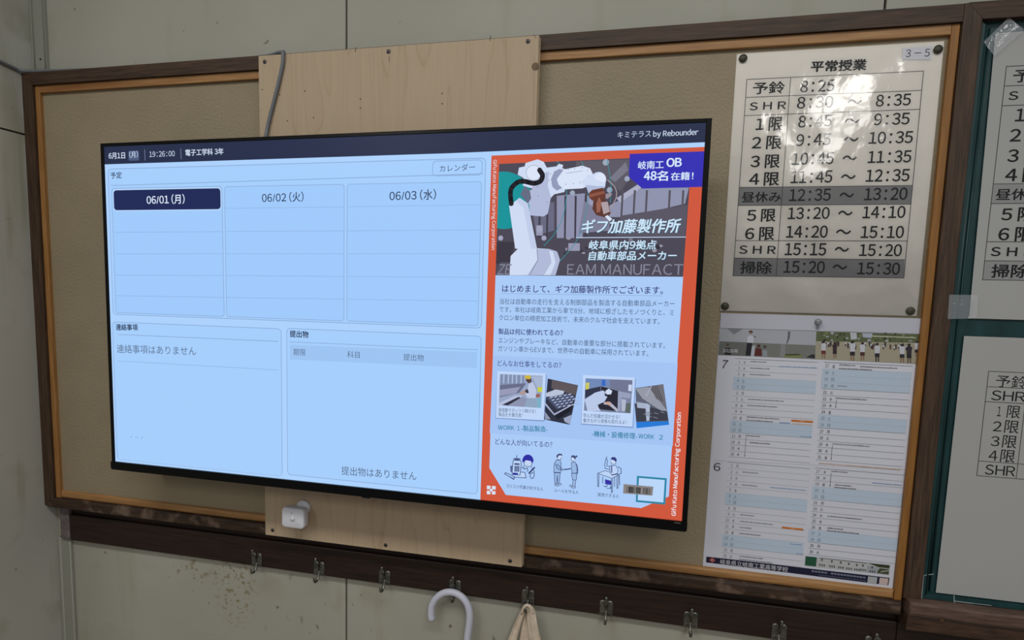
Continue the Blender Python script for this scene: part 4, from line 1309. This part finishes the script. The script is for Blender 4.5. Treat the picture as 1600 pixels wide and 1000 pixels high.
def pupil(x, y, s, shirt, shorts, leg=(140, 104, 84)):
    q = lambda *pts: p2(*[(x + u_ * s, y + v_ * s) for u_, v_ in pts])
    c.poly(q((-18, 95), (-4, 95), (-8, 168), (-20, 168)), leg); c.poly(q((6, 95), (20, 95), (22, 168), (10, 168)), leg)
    c.poly(q((-26, 62), (26, 62), (28, 110), (2, 112), (-28, 110)), shorts)
    c.poly(q((-36, -8), (-14, -24), (16, -24), (38, -6), (30, 20), (27, 68), (-27, 68), (-28, 20)), shirt)
    c.disc(q((0, -38))[0], 17 * s / 9.143, (48, 42, 42), 12)
WS, DK = (202, 204, 214), (50, 46, 52)
pupil(150, 265, 1.15, WS, (110, 58, 54)); pupil(310, 275, 1.05, (64, 54, 58), DK)
pupil(562, 272, 1.28, WS, DK); pupil(705, 285, 1.18, WS, (88, 50, 54)); pupil(915, 300, 1.22, WS, DK, DK)
pupil(1270, 312, 1.22, WS, (54, 50, 60)); pupil(1370, 312, 1.26, (56, 50, 62), DK, (96, 72, 60)); pupil(1480, 260, 1.0, WS, DK)
c.text('2026年', (1128.8, 550.6), (1153.2, 551.8), 6.4, (206, 206, 212), 0.02, skew=0.1)
build('photo_strip', c.mb, july)

WD = '月火水木金土日'
def month(c, tl, tr, bl, first, n0, n1, first_wd, shaded, notes, bars, arrows):
    """tl, tr: ends of the rule above the first row; bl: left end of the rule below row n1"""
    a0, a1, a2 = SHEET.uv(*tl), SHEET.uv(*tr), SHEET.uv(*bl)
    c.scale(tl)
    rows = n1 - n0 + 1
    dz = (a0[1] - a2[1]) / rows
    x0, x1 = (a0[0] + a2[0]) / 2, a1[0]
    z = (a0[1] + a1[1]) / 2
    wid = x1 - x0
    for k in range(rows):
        zt, zb = z - dz * k, z - dz * (k + 1)
        d = n0 + k
        if d in shaded:
            c.poly([UV((x0 - .001, zt)), UV((x1, zt)), UV((x1, zb)), UV((x0 - .001, zb))], (192, 209, 229))
        c.line([UV((x0, zb)), UV((x1, zb))], 0.5, (160, 162, 171))
        t = str(d)
        xs = x0 + (0.0055 if d > 9 else 0.0068)
        c.text(t, UV((xs - .0028 * len(t) * .5, zb + dz * .24)), UV((xs + .0026 * len(t) * .5, zb + dz * .24)), dz * .46, (56, 56, 64), 0.0)
        wd = WD[(first_wd + d - 1) % 7]
        c.text(wd, UV((x0 + wid * .115 - .0018, zb + dz * .2)), UV((x0 + wid * .115 + .0024, zb + dz * .2)), dz * .5, (70, 70, 78), 0.0)
        for (dd, f0, f1, v_, colr) in notes:
            if dd == d:
                zz = zb + dz * v_
                xx = x0 + wid * f0
                while xx < x0 + wid * f1:
                    ww = rnd.uniform(0.0012, 0.0024)
                    hh = rnd.uniform(0.0012, 0.0019)
                    c.poly([UV((xx, zz)), UV((xx + ww, zz)), UV((xx + ww, zz + hh)), UV((xx, zz + hh))], colr)
                    xx += ww + rnd.uniform(0.0002, 0.0007)
        for (dd, f0, f1, v_) in bars:
            if dd == d:
                zz = zb + dz * v_
                c.poly([UV((x0 + wid * f0, zz)), UV((x0 + wid * f1, zz)), UV((x0 + wid * f1, zz + .0034)), UV((x0 + wid * f0, zz + .0034))], (206, 118, 44))
                c.poly([UV((x0 + wid * (f0 + .1), zz + .0011)), UV((x0 + wid * (f1 - .1), zz + .0011)), UV((x0 + wid * (f1 - .1), zz + .0024)), UV((x0 + wid * (f0 + .1), zz + .0024))], (222, 170, 120))
    c.line([UV((x0, z)), UV((x1, z))], 0.6, (140, 142, 152))
    for (d0, d1, f) in arrows:
        xx = x0 + wid * f
        za, zb = z - dz * (d0 - n0 + .6), z - dz * (d1 - n0 + .75)
        c.line([UV((xx, za)), UV((xx, zb))], 0.6, (104, 104, 112))
        c.poly([UV((xx - .001, zb + .0016)), UV((xx, zb - .0008)), UV((xx + .001, zb + .0016))], (60, 60, 70))
T1, T2, T3 = (116, 116, 124), (120, 152, 196), (206, 170, 140)
c = Canvas(SHEET, ink, 0.00125, 0.0000015)
month(c, (1149, 560.4), (1277.6, 565.4), (1138.4, 713.4), 1, 1, 16, 2, (4, 5, 11, 12),
      [(1, .19, .38, .55, T1), (1, .54, .99, .0, T2), (2, .19, .43, .5, T1), (3, .19, .43, .5, T1), (7, .19, .62, .5, T1), (8, .19, .56, .5, T1), (10, .19, .58, .62, T1), (10, .19, .5, .1, T1), (10, .6, .72, .05, T2), (10, .76, .98, .0, T3), (12, .86, .99, .1, T2), (13, .19, .38, .6, T1), (14, .25, .5, .5, T1)],
      [(10, .74, 1.0, .42)], [(13, 16, .2)])
month(c, (1286.8, 566), (1425, 571.4), (1274.4, 718.4), 1, 17, 31, 2, (18, 19, 20, 25, 26),
      [(17, .18, .36, .62, T1), (17, .42, .83, .5, T1), (17, .18, .55, .08, T1), (20, .18, .28, .45, T1), (22, .17, .52, .6, T1), (29, .18, .6, .6, (140, 140, 148)), (31, .04, .98, -.55, T3)],
      [], [(22, 23, .18), (29, 31, .18)])
c.text('7', (1126, 575), (1137.4, 575.4), 12.6, (50, 50, 56), 0.0, skew=0.2)
build('july_print', c.mb, july)
c = Canvas(SHEET, ink, 0.00065, 0.0000015)
month(c, (1137.6, 721), (1265.4, 733), (1127.4, 871), 1, 1, 16, 0, (6, 7, 13, 14),
      [(2, .19, .36, .5, T1), (4, .19, .37, .4, T1), (4, .54, .97, .4, T2), (9, .2, .36, .5, T1), (10, .2, .6, .4, T1), (11, .2, .34, .4, T1), (12, .2, .46, .4, T1), (13, .84, .98, .55, T2), (14, .92, .99, .1, T2), (16, .22, .52, .6, T1), (16, .22, .64, .1, T1)],
      [(10, .72, .98, .0)], [])
month(c, (1273.2, 733.6), (1413, 739), (1261, 868), 1, 17, 30, 0, (20, 21, 27, 28),
      [(17, .19, .37, .6, T1), (18, .66, .98, .3, T2), (19, .24, .42, .5, T1), (19, .24, .48, .1, T1), (24, .19, .57, .4, T1), (26, .2, .38, .5, T1), (26, .2, .56, .08, T1)],
      [], [(17, 19, .19)])
c.text('6', (1114.6, 735), (1125, 736), 12.6, (50, 50, 56), 0.0)
NV = (30, 32, 58)
c.poly([(1103.6, 869.2), (1389.6, 902.4), (1387.6, 914), (1103.2, 878.2)], NV)
c.poly([(1107, 874.2), (1113, 870.4), (1118.8, 875.2), (1112.8, 879)], (150, 60, 62)); c.poly([(1109.4, 874.4), (1113, 872.2), (1116.4, 875), (1112.8, 877.2)], (196, 150, 150)); c.disc((1112.9, 874.8), 1.2, (140, 50, 54), 10)
c.text('岐阜県立岐南工業高等学校', (1125, 880.8), (1230.6, 893.6), 7.8, (206, 206, 214), 0.012)
q = Z(1240, 850, 10.0)
c.poly(q((180, 182), (1505, 320), (1490, 480), (170, 335)), (188, 190, 192))
c.poly(q((186, 186), (360, 204), (348, 348), (174, 328)), (38, 88, 66))
c.poly(q((400, 205), (1150, 290), (1140, 305), (400, 218)), (120, 122, 124))
c.poly(q((1150, 292), (1500, 328), (1490, 378), (1330, 360)), (58, 64, 44))
c.poly(q((1340, 372), (1488, 390), (1480, 475), (1290, 450)), (74, 80, 60)); c.poly(q((1360, 420), (1484, 400), (1484, 420), (1350, 440)), (150, 156, 140))
c.poly(q((1150, 330), (1330, 360), (1300, 450), (1140, 440)), (160, 166, 174))
for i, (x, y) in enumerate(((395, 305), (550, 325), (690, 342), (815, 360), (940, 375), (1035, 380), (1180, 405))):
    for k in range(3):
        c.poly(q((x + k * 34, y + k * 4), (x + k * 34 + 25, y + k * 4 + 3), (x + k * 34 + 23, y + k * 4 + 36), (x + k * 34 + 3, y + k * 4 + 34)), (92, 94, 98))
    c.poly(q((x + 30, y - 80 + i * 3), (x + 60, y - 77 + i * 3), (x + 56, y - 44 + i * 3), (x + 30, y - 46 + i * 3)), (84, 86, 92))
c.poly(q((1160, 500), (1305, 515), (1290, 620), (1148, 603)), (176, 178, 182))
c.poly(q((1340, 520), (1478, 536), (1462, 640), (1330, 622)), (204, 184, 180))
for k in range(17):
    x = 280 + k * 50; y = 405 + k * 6.2
    if k != 5: c.poly(q((x, y), (x + 40, y + 5), (x + 38, y + 30), (x, y + 25)), (126, 130, 152))
    if k > 1: c.poly(q((x, y + 55), (x + 44, y + 60), (x + 43, y + 70), (x, y + 65)), (92, 98, 124))
build('june_print', c.mb, june)

pin = thing('push_pin', at(1278, 503, -0.003), 'clear plastic push pin holding the top of the calendar', 'push pin')
o = at(1278, 503, -0.0022)
mb = MB(); mb.lathe(o, (0, -1, 0), [(0.0052, 0), (0.0056, 0.0012), (0.0034, 0.0026), (0.003, 0.006), (0.0046, 0.0076), (0.0042, 0.0086), (0.001, 0.009)], M['clear'], 20); build('head', mb, pin)
mb = MB(); mb.tube([o + Vector((0, 0.0015, 0)), o + Vector((0, -0.006, 0))], 0.0011, M['steel'], 8); build('needle', mb, pin)
mb = MB(); mb.box(o.x - .0026, o.x + .0026, -0.0028, -0.0022, o.z - .013, o.z - .002, M['clear']); build('tab', mb, pin)

# ================================================================== CHALKBOARD
cb = thing('chalkboard', (1.58, 0, -0.48), 'green chalkboard in a worn dark wooden frame at the right, papers taped on it', 'chalkboard')
CX = 1.2535
mb = MB(); mb.box(CX + .02, 1.9, 0.0, WALL, -0.44, 0.5, M['green'])
CHK = plain('white_chalk', (178, 188, 188), 0.9)
build('board', mb, cb)
mb = MB(); mb.box(CX, 1.2795, FR - .0004, WALL, -0.424, 0.5145, M['dark_v'], 0.002); build('frame_stile', mb, cb)
mb = MB(); mb.prism([(1.2795, 0.4895), (1.9, 0.4895), (1.9, 0.5145), (1.2795 - .02, 0.5145), (1.2795 - .02, 0.5125)], FR - .0008, WALL, M['dark_h']); build('frame_rail', mb, cb)
mb = MB()
mb.prism([(1.2795, -0.4215), (1.2865, -0.4150), (1.2865, 0.4825), (1.2795, 0.4893)], -0.0085, 0.001, M['green'])
mb.tube([(1.2870, -0.0075, -0.415), (1.2870, -0.0075, 0.4825)], 0.0018, M['green'], 8)
mb.tube([(1.2945, -0.001, -0.41), (1.2945, -0.001, 0.48)], 0.0016, M['green'], 8)
build('inner_edge', mb, cb)
mb = MB(); mb.prism([(1.2795, -0.4215), (1.9, -0.4215), (1.9, -0.4130), (1.2885, -0.4130)], -0.0085, 0.001, M['green'])
build('inner_edge', mb, cb)
c = Canvas(Plane((0, -0.0085, 0)), lambda c_: CHK, 0.0087)
c.line([(1439.6, 939.6), (1443, 899.6), (1445.2, 898.6), (1458.6, 897)], 1.0, (0, 0, 0))
build('chalk_mark', c.mb, cb)
c = Canvas(Plane((0, -0.0085, 0)), lambda c_: CHK, 0.0087)
c.line([(1490.6, 930), (1491.2, 947)], 1.0, (0, 0, 0)); c.line([(1490.6, 939), (1520, 942.6)], 1.1, (0, 0, 0)); c.line([(1520, 942.6), (1549, 946)], 0.7, (0, 0, 0))
build('chalk_mark', c.mb, cb)
mb = MB(); mb.box(1.2575, 1.9, -0.030, WALL, -0.4465, -0.4222, M['ledge'], 0.005); build('chalk_ledge', mb, cb)
mb = MB(); mb.box(1.2580, 1.9, -0.024, WALL, -0.474, -0.4466, noise_mat('chipped_bracket_wood', (44, 30, 22), (84, 60, 44), (0.2, 1, 1), 160, 6, 0.3, 0.7, 0.55, 0.4, 200, .0008, c3=(168, 124, 66), c3scale=44, c3lo=.65, c3hi=.69, gscale=1), 0.003); build('ledge_board', mb, cb)

def paper(name, tlp, blp, x1, label, cat):
    a0, a1 = SHEET_R.uv(*tlp), SHEET_R.uv(*blp)
    mb = MB(); y = SHEET_R.o.y
    mb.prism([(a0[0], a0[1]), (a1[0], a1[1]), (x1, a1[1]), (x1, a0[1])], y - .0005, y, ink((174, 174, 173)))
    t = thing(name, ((a0[0] + x1) / 2, y, a1[1]), label, cat)
    s = build('sheet', mb, t)
    return t, s
SHEET_R = Plane((0, -0.0035, 0))
upper, us = paper('timetable_sheet', (1555.2, 52), (1513.8, 497.4), 1.607, 'upper white timetable sheet taped to the chalkboard, with grey shaded rows', 'sheet')
t0, t1 = SHEET.uv(1167, 124.4), SHEET.uv(1145.3, 430.8)
u0, u1 = SHEET_R.uv(1572.2, 104), SHEET_R.uv(1536, 437.2)
k = (u0[1] - u1[1]) / (t0[1] - t1[1])
xf = lambda u, v: (u0[0] + (u - t0[0]) * k + (u1[0] - u0[0]) * (t0[1] - v) / (t0[1] - t1[1]), u0[1] + (v - t0[1]) * k)
c = TableCanvas(SHEET, ink, xf, start=0.0042, step=0.0000015)
draw_table(c)
build('printed_table', c.mb, us)
lower, ls = paper('timetable_sheet', (1506.2, 525), (1462, 925.6), 1.607, 'lower white sheet on the chalkboard with a short four period timetable', 'sheet')
c = Canvas(SHEET_R, ink, 0.0042, 0.0000015)
A, B_ = SHEET_R.uv(1545.4, 580), SHEET_R.uv(1525, 742.8)
xa, xc, xe = (A[0] + B_[0]) / 2, SHEET_R.uv(1600, 604)[0] + .004, 1.585
c.scale((1545, 580))
zr = [A[1], SHEET_R.uv(1543, 604)[1], SHEET_R.uv(1541, 627.4)[1], SHEET_R.uv(1529, 720)[1], B_[1]]
def ul(p, q): c.line([UV(p), UV(q)], 1.0, RUL)
for z in zr: ul((xa, z), (xe, z))
for x in (xa, xc, xe): ul((x, zr[0]), (x, zr[-1]))
for s, p0, p1, h, tm in (('予鈴', (1554.6, 604.4), (1603, 607), 19, '8:25'), ('SHR', (1547.8, 625), (1601, 628), 15.4, '8:30～8:35'), ('１限', (1557, 650.8), (1593, 654), 20, '8:45～9:35'), ('２限', (1550.6, 674.4), (1590.4, 677.6), 20, '9:45～10:35'),
                         ('３限', (1547.2, 697.6), (1587, 701), 20, '10:45～11:35'), ('４限', (1544, 720), (1584.4, 723.4), 20, '11:45～12:35'), ('SHR', (1538, 741), (1585, 744.4), 15.8, '12:40～12:45')):
    if s == '１限':
        c.text('１', (1557, 650), (1563, 650.4), 15, BLK, .004); c.text('限', (1572, 652.4), (1592.6, 654), 19.4, BLK, .004)
    elif len(s) == 2 and s[0].isdigit():
        w_ = p1[0] - p0[0]
        c.text(s[0], (p0[0], p0[1] - 1), (p0[0] + w_ * .34, p0[1] - .4), 15.4, BLK, .004); c.text(s[1], (p0[0] + w_ * .44, p0[1] + 1.4), (p1[0], p1[1]), 19.6, BLK, .004)
    else:
        c.text(s, p0, p1, h, BLK, .004)
build('printed_table', c.mb, ls)

# tapes
def tape(name, pts, y, label, seed):
    mb = MB(); r = random.Random(seed)
    q = [at(px, py, y) for px, py in pts]
    n, m = 8, 6
    V = []
    for j in range(m + 1):
        for i in range(n + 1):
            a_ = q[0].lerp(q[1], i / n); b_ = q[3].lerp(q[2], i / n)
            p_ = a_.lerp(b_, j / m)
            p_.y -= r.uniform(0, 0.0009)
            V.append(p_)
    F = [(j * (n + 1) + i, j * (n + 1) + i + 1, (j + 1) * (n + 1) + i + 1, (j + 1) * (n + 1) + i) for j in range(m) for i in range(n)]
    mb.add(V, F, M['tape'], True)
    return single(name, mb, label, 'tape', 'clear tape strips on the chalkboard')
tape('clear_tape', [(1576.5, 27), (1600, 47), (1553.5, 88), (1536.4, 65.6)], -0.0098, 'crinkled clear tape over the upper left corner of the upper chalkboard sheet', 4)
tape('clear_tape', [(1483, 460.4), (1528, 461), (1526, 497.6), (1480.6, 498.4)], -0.0150, 'straight clear tape at the lower left corner of the upper chalkboard sheet', 5)

# ================================================================== CABLE
CY = PF - 0.0040
pts = [at(413.5, 222, CY - .012), at(416.5, 207, CY - .002), at(421, 186, CY), at(427.5, 160, CY), at(433.5, 137, CY), at(438.5, 115, CY), at(442, 97, CY), at(442.4, 86, CY)]
top = pts[-1]
pts += [Vector((top.x - .001, PF - .001, PZ1 + .0042)), Vector((top.x - .008, -0.018, PZ1 + .0044)), Vector((top.x - .022, -0.009, 0.5185)), Vector((0.05, 0.004, 0.5174)), Vector((-0.1, 0.010, 0.5172)), Vector((-0.30, 0.0085, 0.5172)),
        Vector((-0.44, -0.003, 0.5173)), Vector((-0.500, -0.0115, 0.5173)), Vector((-0.5172, -0.022, 0.5165)), Vector((LEFT + .0042, -0.040, 0.5185)), Vector((LEFT + .0042, -0.10, 0.5245)), Vector((LEFT + .0042, -0.30, 0.545))]
mb = MB(); mb.tube(smooth_path(pts, 8), 0.0035, M['cable'], 12)
single('power_cable', mb, 'grey cable running along the frame top and down over the plywood behind the television', 'cable')

# ================================================================== MOTION SENSOR
bc = at(476.0, 791.5, PF)
ms_ = thing('motion_sensor', bc, 'small white cube motion sensor on a round foot stuck to the plywood', 'sensor')
mb = MB(); mb.lathe(bc, (0, -1, 0), [(0.0138, 0.0), (0.0146, 0.001), (0.0146, 0.007), (0.0132, 0.009), (0.0090, 0.0095), (0.008, 0.016)], M['white_plastic'], 28); build('round_foot', mb, ms_)
q = [at(x, y, PF - 0.034) for x, y in ((437.4, 792.0), (471.8, 796.8), (477.0, 828.0), (442.0, 823.4))]
cen = (q[0] + q[1] + q[2] + q[3]) / 4
ux = ((q[1] - q[0]) + (q[2] - q[3])).normalized(); uz = ((q[0] - q[3]) + (q[1] - q[2])); uz = (uz - ux * uz.dot(ux)).normalized()
wx = ((q[1] - q[0]).length + (q[2] - q[3]).length) / 2; wz = ((q[0] - q[3]).length + (q[1] - q[2]).length) / 2
un = uz.cross(ux).normalized()      # pointing to the wall
def rsq(s, r, d, n=6):
    out = []
    for sx, sz, a0 in ((1, 1, 0), (-1, 1, 90), (-1, -1, 180), (1, -1, 270)):
        for k_ in range(n + 1):
            a_ = math.radians(a0 + 90 * k_ / n)
            out.append(cen + ux * (sx * (wx / 2 * s - r) + r * math.cos(a_)) + uz * (sz * (wz / 2 * s - r) + r * math.sin(a_)) + un * d)
    return out
rings = [rsq(0.90, .0055, 0.0), rsq(0.97, .007, 0.0008), rsq(1.0, .0075, 0.0032), rsq(1.0, .0078, 0.017), rsq(0.94, .0085, 0.0205), rsq(0.7, .008, 0.0222)]
n = len(rings[0]); V = sum(rings, []); F = [tuple(range(n)), tuple(range(len(V) - 1, len(V) - n - 1, -1))]
for r_ in range(len(rings) - 1):
    F += [(r_ * n + i, (r_ + 1) * n + i, (r_ + 1) * n + (i + 1) % n, r_ * n + (i + 1) % n) for i in range(n)]
mb = MB(); mb.add(V, F, M['white_plastic'], True)
body = build('body', mb, ms_)
mb = MB(); mb.lathe(cen - un * 0.0, -un, [(0.0056, -0.0005), (0.0054, 0.0006), (0.0042, 0.0026), (0.0022, 0.0038), (0.0004, 0.0042)], M['dome'], 20); build('lens', mb, ms_)
mb = MB(); mb.lathe(cen + uz * 0.0105 - ux * .002, -un, [(0.0011, -0.0005), (0.0011, 0.0003)], M['hole'], 10); build('indicator_hole', mb, ms_)

# ================================================================== UMBRELLA
HY = -0.0038
um = thing('umbrella', at(731, 998, HY), 'white umbrella hung up by its curved white crook handle', 'umbrella')
hp = [at(x, y, HY) for x, y in ((674.6, 969), (673.6, 957), (675.4, 945), (681.4, 935), (690.6, 927.8), (701, 925.2), (712, 927), (722.4, 933.4), (729.8, 943.4), (733.4, 955.6), (733.6, 970), (731.6, 986), (729.6, 1002))]
end = hp[-1]
dn = (hp[-1] - hp[-3]).normalized()
hp += [end + dn * 0.03, end + dn * 0.06]
path = smooth_path(hp, 5)
mb = MB(); mb.tube(path, [0.0062 if i == 0 else 0.0071 for i in range(len(path))], M['handle'], 16); build('crook_handle', mb, um)
e2 = hp[-1]
mb = MB(); mb.tube([e2, e2 + Vector((0.002, 0, -0.62))], 0.005, M['steel'], 12); build('shaft', mb, um)
mb = MB()
V, F = [], []
prof = [(0.012, -0.05), (0.0135, -0.12), (0.0135, -0.35), (0.011, -0.5), (0.006, -0.6)]
for r_, z_ in prof:
    for k_ in range(32):
        a_ = 2 * math.pi * k_ / 32
        rr = r_ * (1 + 0.16 * math.cos(8 * a_ + z_ * 20))
        V.append(e2 + Vector((rr * math.cos(a_) + .001, rr * math.sin(a_), z_)))
for i in range(len(prof) - 1):
    F += [(i * 32 + k_, i * 32 + (k_ + 1) % 32, (i + 1) * 32 + (k_ + 1) % 32, (i + 1) * 32 + k_) for k_ in range(32)]
mb.add(V, F, plain('umbrella_cloth', (214, 216, 222), 0.7), True); build('folded_canopy', mb, um)

# ================================================================== CLOTH BAG
bag = thing('cloth_bag', at(822, 1000, -0.005), 'cream cloth bag hanging from a coat hook by its gathered straps', 'bag')
def ribbon(pts, wids, thick, mat, folds=0.0, seed=0):
    P_ = smooth_path(pts, 6)
    W_ = []
    for i in range(len(P_)):
        t_ = i / (len(P_) - 1) * (len(wids) - 1); a_ = int(min(t_, len(wids) - 2)); W_.append(wids[a_] + (wids[a_ + 1] - wids[a_]) * (t_ - a_))
    V, F, S = [], [], 10
    r = random.Random(seed); ph = r.uniform(0, 6)
    for i, p_ in enumerate(P_):
        t_ = (P_[min(i + 1, len(P_) - 1)] - P_[max(i - 1, 0)]).normalized()
        side = t_.cross(Vector((0, 1, 0)))
        side = side.normalized() if side.length > .2 else Vector((1, 0, 0))
        front = side.cross(t_).normalized()
        for k_ in range(S + 1):
            s_ = k_ / S * 2 - 1
            off = folds * math.sin(s_ * 4.5 + ph + i * .08)
            V.append(p_ + side * (s_ * W_[i] / 2) + front * off)
        for k_ in range(S, -1, -1):
            s_ = k_ / S * 2 - 1
            off = folds * math.sin(s_ * 4.5 + ph + i * .08)
            V.append(p_ + side * (s_ * W_[i] / 2) + front * (off + thick))
    n_ = 2 * (S + 1)
    for i in range(len(P_) - 1):
        F += [(i * n_ + k_, i * n_ + (k_ + 1) % n_, (i + 1) * n_ + (k_ + 1) % n_, (i + 1) * n_ + k_) for k_ in range(n_)]
    F += [tuple(range(n_ - 1, -1, -1)), tuple(range((len(P_) - 1) * n_, len(P_) * n_))]
    mb = MB(); mb.add(V, F, mat, True)
    return mb
y1, y2 = -0.0075, -0.0105
L1 = [at(822.5, 946.5, y1), at(816.5, 957, y1), at(810.5, 972, y1), at(804, 990, y1), at(797, 1012, y1), at(786, 1040, y1)]
R1 = [at(824.4, 946.5, y2), at(829, 955, y2), at(831, 970, y2), at(834, 990, y2), at(839, 1012, y2), at(846, 1040, y2)]
R2 = [at(823.4, 948, -0.001), at(822, 960, -0.001), at(821, 980, -0.001), at(820, 1002, -0.001), at(818, 1040, -0.001)]
mbR2 = ribbon(R2, [.008, .012, .016, .022, .03], .001, M['canvas'], .0010, 2)
build('strap', mbR2, bag)
build('strap', ribbon(L1, [.009, .0085, .011, .014, .018, .02], .0012, M['canvas'], .0012, 3), bag)
build('strap', ribbon(R1, [.010, .016, .019, .021, .023, .026], .0012, M['canvas'], .0018, 5), bag)
mb = MB()
mb.tube(smooth_path([at(815.4, 958, -0.008), at(818.2, 950, -0.010), at(823.6, 945.6, -0.0105), at(829.4, 950, -0.0105), at(832.4, 958, -0.010)], 6), 0.0030, M['canvas'], 10)
build('strap_fold', mb, bag)
zt = at(822, 1036, -0.005).z; xm = at(818, 1036, -0.005).x
V, F = [], []
prof = [(0.044, 0.008, 0.004), (0.055, 0.012, -0.04), (0.068, 0.017, -0.12), (0.072, 0.019, -0.24), (0.072, 0.017, -0.36), (0.066, 0.006, -0.37)]
for hw, hd, dz_ in prof:
    for k_ in range(28):
        a_ = 2 * math.pi * k_ / 28
        V.append((xm + hw * math.copysign(abs(math.cos(a_)) ** .6, math.cos(a_)), -0.004 + hd * math.sin(a_) + .002 * math.sin(k_ * 2.1), zt + dz_))
for i in range(len(prof) - 1):
    F += [(i * 28 + k_, i * 28 + (k_ + 1) % 28, (i + 1) * 28 + (k_ + 1) % 28, (i + 1) * 28 + k_) for k_ in range(28)]
F.append(tuple(range((len(prof) - 1) * 28, len(prof) * 28)))
mb = MB(); mb.add(V, F, M['canvas'], True); build('bag_body', mb, bag)
